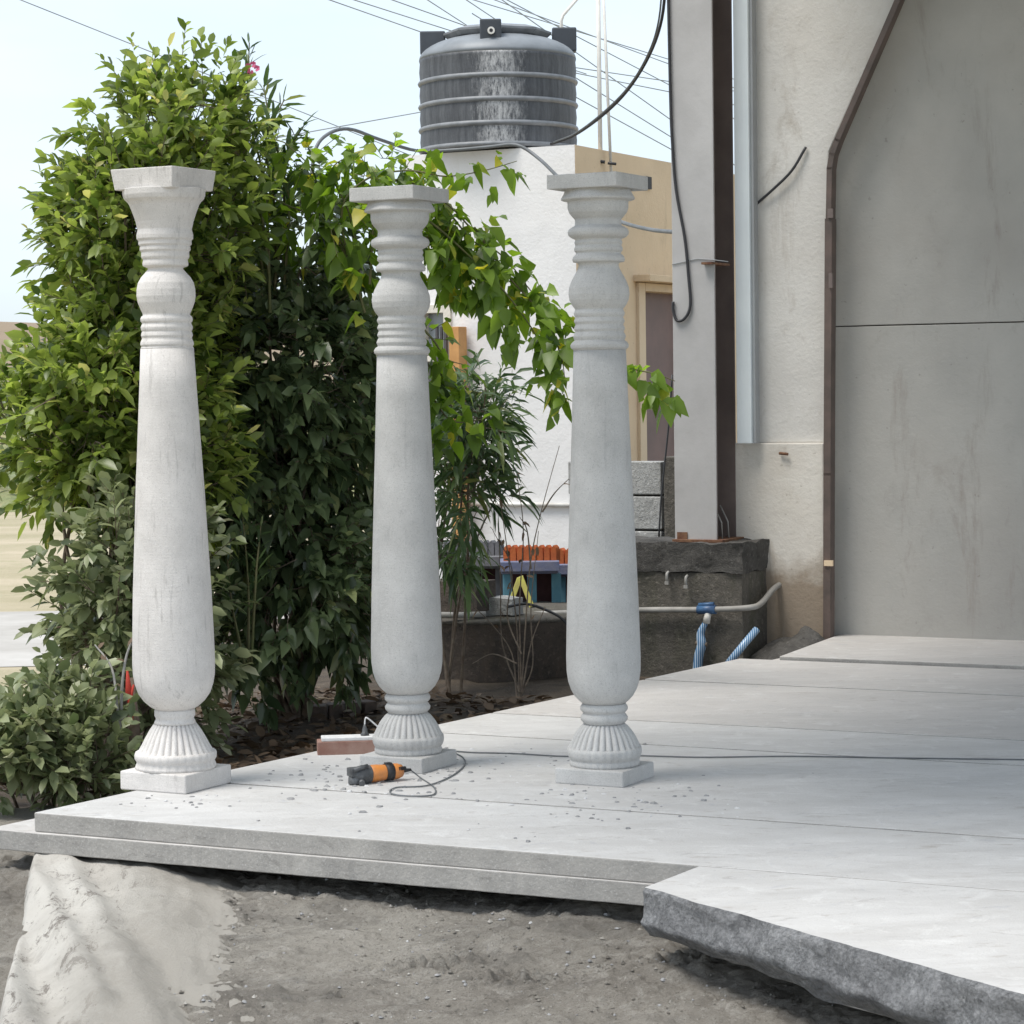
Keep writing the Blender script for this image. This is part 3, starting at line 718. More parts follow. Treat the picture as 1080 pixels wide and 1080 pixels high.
# lower course, a little proud of the upper one
a0 = row_pt(0) - dv * 0.018 - du * 0.19; a1 = row_pt(6.2) - du * 0.10
mb = MB(); n = 160; fr = [a0 + du * (3.0 * k / n) + dv * (0.012 * k / n * 1.0 + 0.006 * mnoise.noise(Vector((k * .12, 0, 0))) + 0.003 * mnoise.noise(Vector((k * .9, 3, 0)))) - Z * 0.0648 for k in range(n + 1)]
bk = [a1 + du * 6, a1]
mb.prism((fr + [a0 + du * 6 - Z * .0648] + [q - Z * 0.0648 for q in bk])[::-1], (0, 0, -0.066))
lowc = tag(mb.build('stone_slab', EDGE, None, tuple(a0 - Z * .133), bevel=0.003, fix=True), 'lower granite slab course carrying the platform with a pale chipped upper edge', 'stone slab')
lowc.data.materials.append(SLAB_B)
for pl in lowc.data.polygons:
    if pl.normal.z > 0.5: pl.material_index = 1
# supporting rubble far under the platform
mb = MB(); c = row_pt(1.2) + du * 3.2; mb.box((c.x, c.y, -0.32), (5.2, 1.4, 0.365), (du, dv, Z)); tag(mb.build('foundation', CONC, None, (c.x, c.y, -.45)), 'dark concrete foundation block under the platform', 'foundation')

# rough cut slab lying in front, right
def rough_slab():
    q = [onz(740, 912.5), onz(680, 936), onz(860, 972), onz(1080, 1049)]
    q[0] = FE0 + du * (q[0] - FE0).dot(du) - dv * 0.012
    e = (q[3] - q[1]).normalized(); far = q[3] + e * 1.6
    outline = [q[0], q[1]]
    N = 110
    tot = (far - q[1])
    for k in range(1, N + 1):
        s = k / N; base = q[1] + tot * s
        bulge = Vector((0, 0, 0))
        j = 0.012 * mnoise.noise(Vector((s * 18, 1, 0))) + 0.004 * mnoise.noise(Vector((s * 70, 2, 0)))
        outline.append(base + bulge + Vector((e.y, -e.x, 0)) * -j)
    bR = q[0] + du * 4.0
    th = 0.145; rows = 14; vs = []; fs = []
    nrmv = Vector((e.y, -e.x, 0)); 
    if nrmv.y > 0: nrmv = -nrmv
    m_ = len(outline)
    # subdivide the short end too
    pts = [outline[0].lerp(outline[1], k / 12) for k in range(12)] + outline[1:]
    m_ = len(pts)
    for r in range(rows + 1):
        for k, p_ in enumerate(pts):
            z = -(th + 0.045 * min(1, max(0, k - 12) / m_ * 1.9)) * r / rows
            out = nrmv if k > 11 else Vector((-0.9, -0.3, 0)).normalized()
            amt = 0 if r == 0 else (0.012 + 0.02 * math.sin(math.pi * r / rows * 0.8)) * (0.6 + 0.9 * mnoise.noise(Vector((p_.x * 7, p_.y * 7, z * 14)))) + 0.007 * mnoise.noise(Vector((p_.x * 40, p_.y * 40, z * 45)))
            zz = z + (0.02 * mnoise.noise(Vector((p_.x * 6, p_.y * 6, 5))) + 0.03 * min(1, k / m_ * 2) * 0 if r == rows else 0)
            undercut = -0.05 * max(0, (r / rows - 0.65) / 0.35) if k > 11 else -0.02 * (r / rows)
            vs.append(tuple(p_ + out * (amt + undercut) + Z * zz))
    for r in range(rows):
        for k in range(m_ - 1):
            a = r * m_ + k; fs.append((a, a + 1, a + m_ + 1, a + m_))
    mb = MB(); mb.add(vs, fs, True)
    top = [Vector(v) for v in vs[:m_]] + [bR]
    mb.add(top, [tuple(range(len(top)))], False)
    bot = [Vector(v) for v in vs[rows * m_:]] + [bR - Z * th]; mb.add(bot, [tuple(reversed(range(len(bot))))], False)
    o = mb.build('rough_slab', ROCK, None, tuple(q[1] - Z * th), fix=False)
    o.data.materials.append(SLAB)
    for pl in o.data.polygons:
        if len(pl.vertices) > 10: pl.material_index = 1
    o.data.polygons[len(fs)].flip() if o.data.polygons[len(fs)].normal.z < 0 else None
    tag(o, 'thick granite slab with a rough split dark edge at the front right', 'stone slab')
rough_slab()

# ------------------------------------------------------------------ cement crusted sheet at the lower left
def sheet():
    N, M = 90, 80; vs = []
    l0 = onz(-5, 905, -0.2); r0_ = onz(262, 925, -0.2)
    folds = [((18, 950), (105, 1085), 0.05), ((0, 960), (60, 1100), -0.04), ((75, 945), (215, 1100), -0.03), ((45, 930), (160, 1100), 0.035), ((-10, 1000), (20, 1100), 0.04)]
    fl = [(onz(*a, -.33), onz(*b, -.33), h) for a, b, h in folds]
    for i in range(M + 1):
        t = i / M
        for j in range(N + 1):
            s = j / N
            # left edge runs down and to the right, right edge melts into the ground
            top = l0.lerp(r0_, s) + dv * 0.18
            bot = onz(-30 + 300 * s, 1150, -0.33)
            p_ = top.lerp(bot, t); x, y = p_.x, p_.y
            gs_ = -0.20 - 0.11 * max(0, min(1.6, edge_dist(x, y) / 1.2)); gz_ = ground_h(x, y)
            fade = max(0, min(1, (s - 0.45) / 0.5)); fade = fade * fade * (3 - 2 * fade)
            fade = min(1, fade + .25 * max(0, mnoise.noise(Vector((x * 9, y * 9, 3)))) * (1 if s > .4 else 0))
            z = gz_ * fade + gs_ * (1 - fade) + (0.058 - 0.012 * t) * (1 - fade) - 0.004 * fade
            for a, b, h in fl:
                ab = b - a; q = Vector((x, y, 0)) - Vector((a.x, a.y, 0)); u = max(0, min(1, q.dot(ab.normalized()) / ab.length))
                dd = (q - Vector((ab.x, ab.y, 0)) * u).length
                z += 0.62 * h * math.exp(-(dd / 0.045) ** 2) * min(1, u * 3 + .1)
            z += (0.016 * mnoise.noise(Vector((x * 6, y * 6, 1))) + 0.005 * mnoise.noise(Vector((x * 25, y * 25, 1)))) * (1 - fade)
            e = max(0, 1 - s / 0.06); z -= 0.16 * e
            vs.append((x, y, z))
    nx = N + 1; i, j = np.meshgrid(np.arange(M), np.arange(N), indexing='ij'); a = (i * nx + j).ravel()
    f = np.stack([a, a + nx, a + nx + 1, a + 1], 1)
    o = npobj('ground_sheet', vs, f, SHEET, None, tuple(onz(120, 1000, -.33)))
    s_ = o.modifiers.new('thick', 'SOLIDIFY'); s_.thickness = 0.006; s_.offset = -1
    tag(o, 'pale folded sheet crusted with dry cement under the left end of the platform', 'sheet')
sheet()

# ------------------------------------------------------------------ carved pillars
def prof_px(rows, s, y0): return [(r / s, (y0 - y) / s) for y, r in rows]
def pillar(px, py, kind, label, ang, s, H):
    """s: pixels per metre in the survey, H: height; profile is listed downwards from the top"""
    c = onz(px, py); t = thing('carved_pillar', label, 'pillar', c, 'three carved granite pillars on the platform')
    M_ = GRANITE_W_LIT if kind == 'w' else GRANITE
    a = math.radians(ang); ax_ = (Vector((math.cos(a), -math.sin(a), 0)), Vector((math.sin(a), math.cos(a), 0)), Z)
    if kind == 'w':
        cap_h, cap_s, pl_h, pl_s = 0.072, 0.262, 0.066, 0.280
        head = [(20.5, 43), (27, 42.5), (31, 41), (34, 38), (37, 36), (45, 33), (54, 30), (62, 28.3), (63, 28), (66, 28.6), (69, 29.2), (73, 29), (75, 27.4), (76, 27.4), (79, 27.4), (81, 25.6), (82, 26.2), (85, 26.2), (87, 24.6), (88, 24.8), (92, 24.8), (94, 24), (95, 23), (99, 23.6), (102, 23.2), (103.5, 19.2), (105, 18.6), (109, 21.5), (114, 25.6), (120, 28.8), (127, 30.2), (134, 30.4), (141, 29.2), (147, 27), (153, 24.6), (154.5, 24.6), (155.5, 26), (158, 27), (161, 26.6), (162.5, 25.3), (164, 25.8), (167, 26.9), (170, 26.4), (171.5, 25.6), (173, 26.2), (176, 26.8), (178.5, 25.9), (180, 26.2), (183, 27.4), (186, 27.6), (187.5, 26.4), (189, 27.4)]
        shaft = [(190, 27.6), (230, 29.6), (280, 32.3), (340, 35.6), (400, 38.4), (450, 40.8), (500, 42.4), (527, 43), (540, 42.5), (550, 40.8), (560, 37.5), (568, 32), (574, 25.5), (577, 20.8)]
        foot = [(577, 20.4), (579, 21.2), (584, 21.3), (586, 20.2), (588, 19.8), (590, 21), (593, 22)]
        bell = [(593, 22.2), (600, 27), (608, 31.5), (616, 35.5), (622, 39), (624, 41)]
        ring = [(623, 41.5), (626, 42.6), (630, 42.3), (632, 41), (634, 40.2), (638, 41.8), (641, 42)]
        hs = 297.0; total = 660
    else:
        cap_h, cap_s, pl_h, pl_s = 0.049, 0.266, 0.056, 0.263
        head = [(12, 33.5), (16, 34.2), (20, 36), (24, 38.3), (26, 38), (27, 32), (29, 31.6), (34, 31.6), (39, 30), (43, 27), (46, 24.4), (48, 24), (51, 24.3), (53, 24.6), (54.5, 27.5), (57, 30.6), (60, 31.4), (63, 30.8), (65.5, 28.4), (67, 25.2), (68, 24.2), (71, 25.2), (73, 24.4), (74, 24), (77, 25.2), (80, 25), (81.5, 23.5), (83, 23.6), (86, 26.2), (89, 27), (91.5, 26.3), (92.5, 21.8), (95, 21), (99, 22), (105, 25), (112, 28.6), (119, 31), (126, 31.6), (132, 30.6), (137, 28.4), (141, 25.6), (142, 25), (143, 25.4), (146, 26.6), (149, 25.8), (150.5, 24.8), (152, 25.6), (155, 26.4), (157, 25.4), (158, 24.9), (160, 25.6), (163, 26.6), (165, 25.6), (166, 25.2), (168, 26.4), (171, 27.4), (174, 26.6), (175, 26), (177, 28.6), (180, 30.2), (183, 29.8), (185, 27.6)]
        shaft = [(185.5, 27.3), (230, 28.8), (280, 30.6), (340, 33), (400, 35.4), (450, 37.3), (490, 38.4), (515, 39), (530, 38.7), (541, 37.2), (550, 34.4), (557, 30.6), (562, 26), (565, 22.5)]
        foot = [(565, 21.8), (566, 23.2), (569, 25), (572, 24.8), (574.5, 22.6), (575.5, 21.6), (577, 23), (580, 24.9), (583, 24.4), (586, 21.8), (587, 21)]
        bell = [(587, 21.6), (590, 25), (594, 28.3), (598, 31), (602, 33.2), (606, 35.1), (610, 37), (613, 38.6)]
        ring = [(612, 38.2), (616, 38.8), (620, 38.4), (624, 36.8), (625, 35.6), (627, 36.4), (630, 36.6), (632, 36)]
        hs = 297.0; total = 648.5
    zs = H / (total / hs); 
    def P(rows, rs=1.0): return [(r / hs * rs, H - (y / hs) * zs) for y, r in rows][::-1]
    def dens(pr, k=3):
        return pr
    cc = c
    # scale rows so ring bottom sits on the plinth top
    yb = ring[-1][0]; f_ = (H - pl_h) / (yb / hs) ; zs = f_
    rs = s
    ys_ = np.arange(head[0][0], head[-1][0] + .01, 0.75); rr_ = np.interp(ys_, [h_[0] for h_ in head], [h_[1] for h_ in head])
    kk = np.exp(-0.5 * (np.arange(-24, 25) * .75 / 6.0) ** 2); kk /= kk.sum(); bl = np.convolve(np.pad(rr_, 24, mode='edge'), kk, 'valid')
    am = np.interp(ys_, [head[0][0], 28, 48, 60], [1, 1, 1.05, 1.15]); rr_ = bl + (rr_ - bl) * am
    head = [(float(a_), float(b_)) for a_, b_ in zip(ys_, rr_)]; head.append((shaft[0][0], shaft[0][1] - .02))
    MB().lathe(P(head, rs), cc, 72).build('capital', M_, t)
    MB().lathe(P(shaft, rs), cc, 72).build('shaft', M_, t)
    nf = 30
    def flute(r, z, a_):
        return r * (1 - 0.12 * (1 - abs(math.cos(a_ * nf / 2)) ** 0.55))
    b = MB(); b.lathe(P(foot, rs), cc, 72)
    rows = P(bell, rs); fine = []
    for k in range(len(rows) - 1):
        for q in range(2): s2 = q / 2; fine.append((rows[k][0] * (1 - s2) + rows[k + 1][0] * s2, rows[k][1] * (1 - s2) + rows[k + 1][1] * s2))
    fine.append(rows[-1]); b.lathe(fine, cc, nf * 10, flute)
    def scal(r, z, a_): return r * (1 + 0.02 * (abs(math.cos(a_ * nf / 2)) - .5))
    b.lathe(P(ring, rs), cc, nf * 6, scal)
    b.build('fluted_base', M_, t)
    m1 = MB(); m1.box(cc + Z * (H - cap_h / 2), (cap_s, cap_s, cap_h), ax_, taper=0.93 if kind == 'w' else 1.0); m1.build('top_plate', M_, t, bevel=0.003)
    m1 = MB(); m1.box(cc + Z * (pl_h / 2), (pl_s, pl_s, pl_h), ax_); m1.build('plinth', M_, t, bevel=0.005)
    return t
pillar(186, 829, 'w', 'whitest carved pillar with a tall flared top plate in front of the shrubs', 28, 1.0, 2.163)
pillar(431, 809, 'g', 'speckled grey carved pillar between the red granite block and the orange grinder', 27.5, 1.0, 2.117)
pillar(638, 823, 'g', 'grey carved pillar nearest the concrete footing and the steel column', 27.5, 1.0, 2.122)

# ------------------------------------------------------------------ tools and debris on the platform
def grinder():
    a = onz(372, 828); b = onz(432, 822); ax = (b - a).normalized(); sd = Vector((-ax.y, ax.x, 0)); L = (b - a).length
    t = thing('angle_grinder', 'orange angle grinder with dusty metal head lying before the middle pillar', 'power tool', tuple((a + b) / 2))
    h = Vector((0, 0, 0.034))
    body = MB(); rs = [0.027, 0.031, 0.031, 0.029, 0.0275, 0.027, 0.029, 0.028, 0.022]
    pts = [a + h + ax * (0.06 + 0.0165 * i) for i in range(len(rs))]; body.tube(pts, rs, 20); body.build('body', OR_TOOL, t)
    vt = MB()
    for q in range(5): vt.box(a + h + ax * (0.172 + 0.006 * q) - sd * 0.022 + Z * 0.012, (0.003, 0.012, 0.012), (ax, sd, Z))
    vt.build('cooling_vent', BLK, t)
    bd = MB(); bd.tube([a + h + ax * 0.125, a + h + ax * 0.155], [0.0305, 0.0305], 20)
    bd.box(a + h + ax * 0.14 + Z * 0.029, (0.022, 0.02, 0.01), (ax, sd, Z)); bd.build('switch_band', BLK, t)
    gh = MB(); gh.tube([a + h - ax * 0.005, a + h + ax * 0.01, a + h + ax * 0.04, a + h + ax * 0.068], [0.018, 0.028, 0.034, 0.032], 12)
    gh.box(a + h + ax * 0.012 + Z * 0.012, (0.05, 0.045, 0.03), (ax, sd, Z)); gh.tube([a + Z * 0.004 + ax * 0.01 - sd * .0, a + Z * 0.03 + ax * 0.01], [0.026, 0.024], 14)
    gh.build('gear_head', GR_TOOL, t, bevel=0.003)
    gd = MB(); gd.tube([a + ax * -0.006 + Z * 0.054 - sd * 0.02, a + ax * 0.05 + Z * 0.066 - sd * 0.02], [0.009, 0.008], 8); gd.tube([a + ax * 0.015 + Z * 0.008 - sd * 0.045, a + ax * 0.03 + Z * 0.018 - sd * 0.01], [0.012, 0.01], 8); gd.build('guard', GR_TOOL, t)
    st = MB(); e = a + h + ax * 0.2; st.tube([e - ax * 0.012, e + ax * .01, e + ax * 0.03], [0.011, 0.007, 0.005], 8); st.build('cord_sleeve', BLK, t)
    zz = 0.005
    def g(px, py): q = onz(px, py); return Vector((q.x, q.y, zz))
    path = [e + ax * 0.028, g(444, 822), g(458, 832), g(456, 840), g(430, 841), g(412, 838), g(418, 832), g(450, 830), g(476, 820), g(490, 808), g(488, 800), g(478, 794), g(500, 795), g(540, 796), g(575, 798), g(600, 799), g(660, 798), g(740, 800), g(840, 799), g(960, 801), g(1120, 803)]
    cd = MB(); cd.tube(smooth_path(path, 8), 0.0028, 6); cd.build('power_cord', HOSE, t)
grinder()
def red_block():
    a = onz(335, 797); b = onz(402, 795); ax = (b - a).normalized(); sd = Vector((-ax.y, ax.x, 0)); L = (b - a).length; c = (a + b) / 2 + sd * 0.045
    t = thing('stone_block', 'red brown granite block with a white dusty top beside the middle pillar', 'stone block', tuple(c))
    MB().box(c + Z * 0.026, (L, 0.09, 0.052), (ax, sd, Z)).build('block', REDG, t, bevel=0.003)
    MB().box(c + Z * 0.059 + ax * 0.01, (L - 0.012, 0.082, 0.014), (ax, sd, Z)).build('dusty_top', DUST, t, bevel=0.003)
    p_ = c + Z * 0.068 + ax * 0.062
    t2 = thing('power_plug', 'small grey plug with a white bent lead on top of the red granite block', 'plug', tuple(p_))
    MB().lathe([(0.017, 0), (0.017, 0.004), (0.011, 0.01), (0.009, 0.024), (0.006, 0.034), (0.003, 0.04)], p_, 16).build('plug_body', GR_TOOL, t2)
    m1 = MB(); m1.tube(smooth_path([p_ + Z * 0.038, p_ + Z * 0.062 + ax * 0.003, p_ + Z * 0.064 + ax * 0.012, p_ + Z * 0.03 + ax * 0.05, p_ + Z * 0.003 + ax * 0.075], 5), 0.003, 6); m1.build('lead', DUST, t2)
red_block()

def chips():
    g = random.Random(12); protos = []
    for k in range(5):
        vs = [Vector((g.uniform(.6, 1) * math.cos(a + g.uniform(-.3, .3)), g.uniform(.45, .9) * math.sin(a), 0)) for a in [i * 2 * math.pi / 6 for i in range(6)]]
        top = [v * g.uniform(.5, .85) + Vector((g.uniform(-.1, .1), g.uniform(-.1, .1), g.uniform(.35, .6))) for v in vs]
        me = bpy.data.meshes.new('stone_chip'); me.from_pydata([tuple(v) for v in vs + top], [], [tuple(reversed(range(6))), tuple(range(6, 12))] + [(i, (i + 1) % 6, 6 + (i + 1) % 6, 6 + i) for i in range(6)])
        me.materials.append([CHIP, CHIP, DUST][k % 3]); me.update(); protos.append(me)
    spots = []
    def sc(px, py, sx, sy, n, lo, hi):
        for _ in range(n): spots.append((g.gauss(px, sx), g.gauss(py, sy), g.uniform(lo, hi)))
    sc(400, 822, 60, 16, 95, .002, .0075); sc(470, 812, 30, 12, 25, .002, .0065); sc(640, 842, 70, 14, 80, .002, .0065); sc(195, 845, 40, 6, 24, .002, .005); sc(320, 800, 25, 12, 22, .002, .006)
    sc(560, 820, 40, 25, 26, .002, .005); sc(560, 880, 120, 20, 14, .0015, .004)
    spots += [(557, 888, .006), (383, 857, .008), (285, 817, .007), (345, 830, .008), (358, 820, .008), (480, 824, .010), (690, 848, .009), (515, 822, .006), (680, 785, .006), (742, 845, .006)]
    for (px, py, r) in spots:
        if py > 890 or py < 782: continue
        q = onz(px, py); 
        if (q - FE0).dot(dv) < 0.03: continue
        if (q - row_pt((q - FE0).dot(dv))).dot(du) < 0.03: continue
        o = bpy.data.objects.new('stone_chip', g.choice(protos)); C.objects.link(o)
        o.location = (q.x, q.y, 0.001); o.rotation_euler = (0, 0, g.uniform(0, 6.28)); s = r * 2.0; o.scale = (s * g.uniform(.8, 1.6), s, s * g.uniform(.5, .9))
        tag(o, 'small grey granite chip among the debris round the pillar bases', 'stone chip', 'granite chips scattered round the pillar bases')
    # bits lying on the yard ground
    yg = [(397, 960, .009), (378, 940, .012), (57 + 300, 975 - 5, .005), (322, 974, .008), (805, 1046, .006), (655, 990, .02), (640, 1000, .012), (700, 1040, .01), (560, 1000, .008), (430, 1010, .006), (300, 1020, .008), (480, 980, .006), (600, 1030, .009), (620, 965, .012), (258, 1062, .01), (700, 1052, .012), (760, 1060, .008), (520, 965, .006), (350, 1000, .005)]
    for _ in range(60): yg.append((g.uniform(240, 1000), g.uniform(945, 1076), .003 + .006 * g.random() ** 2))
    for (px, py, r) in yg:
        q = onz(px, py, -.28); z = ground_h(q.x, q.y)
        o = bpy.data.objects.new('stone_fragment', g.choice(protos)); C.objects.link(o); o.location = (q.x, q.y, z - r * .1); o.rotation_euler = (g.uniform(-.3, .3), g.uniform(-.3, .3), g.uniform(0, 6))
        o.scale = (r * 1.2, r, r); tag(o, 'small stone fragment lying on the rough yard ground below the platform', 'stone', 'stone fragments on the rough yard ground')
chips()
def clods():
    g = np.random.default_rng(5); n = 5200; vs = []; fs = []
    ico = np.array([(0, 0, 1), (.9, 0, .3), (.28, .85, .3), (-.72, .53, .3), (-.72, -.53, .3), (.28, -.85, .3), (0, 0, -.4)]); fi = [(0, 1, 2), (0, 2, 3), (0, 3, 4), (0, 4, 5), (0, 5, 1), (6, 2, 1), (6, 3, 2), (6, 4, 3), (6, 5, 4), (6, 1, 5)]
    V_ = []; Fs = []
    for i in range(n):
        px = g.uniform(180, 1000); py = g.uniform(925, 1080); q = onz(px, py, -.29)
        if mnoise.noise(Vector((q.x * 2.5, q.y * 4, 2))) + g.random() * 0.5 < 0.15: continue
        if edge_dist(q.x, q.y) < -0.3: continue
        r = 0.002 + 0.008 * g.random() ** 4; z = ground_h(q.x, q.y)
        V_.append(ico * r * g.uniform(.6, 1.3, (7, 3)) + np.array([q.x, q.y, z])); k = (len(V_) - 1) * 7; Fs += [(a + k, b + k, c + k, -1) for a, b, c in fi]
    o = npobj('soil_clods', np.vstack(V_), np.array(Fs), MORTAR, None, tuple(onz(500, 1000, -.29)), smooth=False)
    o.data.materials.append(CHIP); o.data.materials.append(SHEET)
    mi = np.repeat(g.choice([0, 0, 0, 1, 2], len(V_)), 10).astype(np.int32)
    if len(o.data.polygons) == len(mi): o.data.polygons.foreach_set('material_index', mi)
    tag(o, 'loose crumbs of soil and mortar on the yard ground', 'soil clods', kind='stuff')
clods()

# red ribboned stake left of the first pillar
t = thing('wooden_stake', 'split brown wooden stake tied with red cloth left of the white pillar', 'stake', tuple(gbase(140, 9.9, -.25)))
m1 = MB(); m1.tube([at(143, 830, 9.9), at(141, 760, 9.9), at(138, 715, 9.9)], [0.028, 0.024, 0.012], 8); m1.tube([at(136, 830, 9.88), at(131, 770, 9.88), at(122, 728, 9.88)], [0.014, 0.012, 0.005], 6); m1.build('post', WOODB, t)
m1 = MB(); m1.tube([at(134, 705, 9.84), at(136, 730, 9.83), at(138, 755, 9.84)], [0.003, 0.016, 0.005], 6); m1.tube([at(141, 722, 9.83), at(137, 740, 9.82), at(140, 760, 9.83)], [0.004, 0.009, 0.004], 6); m1.build('ribbon', REDP, t)
# old bricks edging the bed
for k, (px, py) in enumerate([(337, 752), (353, 750), (370, 748), (386, 747)]):
    q = onz(px, py, GZ + 0.03); m1 = MB(); m1.box(q, (0.07, 0.1, 0.075), (Vector((math.cos(.2 * k), math.sin(.2 * k), 0)), Vector((-math.sin(.2 * k), math.cos(.2 * k), 0)), Z))
    tag(m1.build('brick', BRICKM, None, tuple(q - Z * .035), bevel=0.006), 'old dark brick edging the planting bed behind the red granite block', 'brick', 'old bricks edging the planting bed')

# ------------------------------------------------------------------ white house with tank
HC = at(606, 152.5, 17.3)             # top corner
ztop = HC.z; zb = -0.42
hu = U; hv = V
house = thing('house', 'small flat roofed house with white and tan plastered walls behind the pillars', 'house', (HC.x, HC.y, zb))
lw = 1.36; dw = 5.0
# white wall as frame around the window opening
w0 = onplane(440, 322, HC, V); w1 = onplane(478, 440, HC, V)
uA = (w0 - HC).dot(U); uB = (w1 - HC).dot(U); zA = w1.z; zB = w0.z
def wallbox(mb, u0, u1, z0, z1, th=0.2):
    c = HC + U * ((u0 + u1) / 2) + V * (th / 2); mb.box((c.x, c.y, (z0 + z1) / 2), (u1 - u0, th, z1 - z0)); return mb
m1 = MB(); wallbox(m1, -lw, uA, zb, ztop); wallbox(m1, uB, 0, zb, ztop); wallbox(m1, uA, uB, zb, zA); wallbox(m1, uA, uB, zB, ztop)
m1.build('front_wall', WHITE_PL, house)
# tan wall (runs back along V) with a door opening
def onside(px, py): return onplane(px, py, HC, U)
d0 = onside(677, 307); d1 = onside(712, 490); vA = (d0 - HC).dot(V); vB = (d1 - HC).dot(V) + 0.35; zD = d0.z; zDb = d1.z - 0.05
def sidebox(mb, v0, v1, z0, z1, th=0.2, off=0.0):
    c = HC + V * ((v0 + v1) / 2) - U * (th / 2 - off); mb.box((c.x, c.y, (z0 + z1) / 2), (th, v1 - v0, z1 - z0)); return mb
m1 = MB(); sidebox(m1, 0.003, vA, zb, ztop - .002, .2, .004); sidebox(m1, vB, dw, zb, ztop - .002, .2, .004); sidebox(m1, vA, vB, zD, ztop - .002, .2, .004); sidebox(m1, vA, vB, zb, zDb, .2, .004); m1.build('side_wall', TAN_PL, house)
m1 = MB(); sidebox(m1, vA + 0.002, vB - .002, zDb, zD, 0.04, -0.09); dr = m1.build('door', DOORM, house)
m1 = MB(); sidebox(m1, vA - 0.115, vA, zDb - 0.05, zD + 0.06, 0.03, 0.03); sidebox(m1, vA + .003, vB, zD, zD + 0.06, 0.03, 0.03); m1.build('door_frame', plaster('cream_plaster_trim', (0.74, 0.6, 0.42), (0.68, 0.54, 0.38), (0.5, 0.4, 0.3), 0.3), house, bevel=0.004)
m1 = MB(); sidebox(m1, vA - 0.16, vB + .1, zD + 0.065, zD + 0.115, 0.14, 0.14); m1.build('lintel', TAN_PL, house, bevel=0.004)
q = onside(682, 193); m1 = MB(); m1.box(q + U * 0.012, (0.02, 0.09, 0.09)); m1.build('vent', BLK, house)
# roof slab and back walls
m1 = MB(); c = HC - U * (lw / 2) + V * (dw / 2); m1.box((c.x, c.y, ztop - 0.12), (lw - .42, dw - .42, 0.1)); m1.build('roof', plaster('grey_roof_slab', (.45, .44, .42), (.4, .39, .37), (.2, .2, .2)), house)
# window
m1 = MB()
for (u0, u1, z0, z1) in ((uA, uA + .06, zA, zB), (uB - .06, uB, zA, zB), (uA + .06, uB - .06, zB - .06, zB), (uA + .06, uB - .06, zA, zA + .06), (uA + .06, uB - .06, zA + .52 * (zB - zA) - .02, zA + .52 * (zB - zA) + .02)):
    c = HC + U * ((u0 + u1) / 2) + V * 0.03; m1.box((c.x, c.y, (z0 + z1) / 2), (u1 - u0, 0.1, z1 - z0))
win = m1.build('window', plaster('cream_window_paint', (.72, .68, .6), (.66, .62, .55), (.5, .45, .4), .2), house, bevel=.003)
m1 = MB(); c = HC + U * ((uA + uB) / 2) + V * 0.07; m1.box((c.x, c.y, (zA + zB) / 2), (uB - uA - .12, .02, zB - zA - .12)); m1.build('pane', GLASSM, win)
m1 = MB()
for k in range(3):
    c = HC + U * (uB - .03 - k * 0.035) - V * 0.04; m1.box((c.x, c.y, (zA + zB) / 2 - .09), (0.018, 0.02, zB - zA - .14))
m1.build('grille', simple('dark_window_grille', (.09, .085, .09)), win)
s0 = onplane(484, 345, HC, V); s1 = onplane(498, 590, HC, V); m1 = MB(); uu0 = (s0 - HC).dot(U); uu1 = (s1 - HC).dot(U)
c = HC + U * ((uu0 + uu1) / 2) - V * 0.09; m1.box((c.x, c.y, (s0.z + s1.z) / 2), (uu1 - uu0, .12, s0.z - s1.z)); m1.build('shutter', ORANGEW, house, bevel=.004)
# conduit along the white wall
a = onplane(505, 531, HC - V * .02, V); b = onplane(604, 533, HC - V * .02, V)
m1 = MB(); m1.tube([a - U * .3, b], 0.016, 8); m1.build('conduit', PVC, house)

TC = at(526, 152, 18.05); tz = ztop + 0.015
TR = 83.5 / F * 18.05
tank = thing('water_tank', 'big ribbed black plastic water tank standing on the house roof', 'water tank', (TC.x, TC.y, tz))
hb = at(526, 53, 17.5).z - tz      # shoulder height
rows = [(TR * .985, 0.0)]
for k in range(4):
    z0 = hb * k / 4; z1 = hb * (k + 1) / 4
    rows += [(TR * .975, z0 + .02), (TR * .985, (z0 + z1) / 2), (TR * .975, z1 - .02)]
rows += [(TR * .985, hb)]
MB().lathe(rows, Vector((TC.x, TC.y, tz)), 96).build('barrel', TANKM, tank)
m1 = MB()
for k in range(0, 4):
    z0 = hb * k / 4 + (0.02 if k == 0 else 0); m1.lathe([(TR * .97, z0 - .02), (TR * .995, z0 - .013), (TR * 1.006, z0), (TR * .995, z0 + .013), (TR * .97, z0 + .02)], Vector((TC.x, TC.y, tz)), 96, cap=False)
m1.build('rib', TANK_RING, tank)
dome = [(TR * math.cos(a) * .985, hb + 0.19 * math.sin(a)) for a in [i * math.pi / 2 / 12 for i in range(12)]] + [(TR * .12, hb + .192)]
MB().lathe(dome, Vector((TC.x, TC.y, tz)), 96).build('dome', TANK_LID, tank)
ld0 = Vector((TC.x, TC.y, tz + hb + .155)); m1 = MB()
for k in range(8):
    pass
m1.lathe([(TR * .62, 0.0), (TR * .68, 0.03), (TR * .68, 0.045), (TR * .5, .075), (0.03, .08)], ld0, 8, smooth=False); m1.build('lid', TANK_RING, tank)
def lug(px0, px1, py0, py1, d, name, m_):
    a = at(px0, py0, d); b = at(px1, py1, d); c = (a + b) / 2; m1 = MB(); m1.box(c, (abs(b.x - a.x), 0.12, abs(a.z - b.z)), (Vector((1, 0, 0)), Vector((0, 1, 0)), Z)); return m1.build(name, m_, tank, bevel=.01)
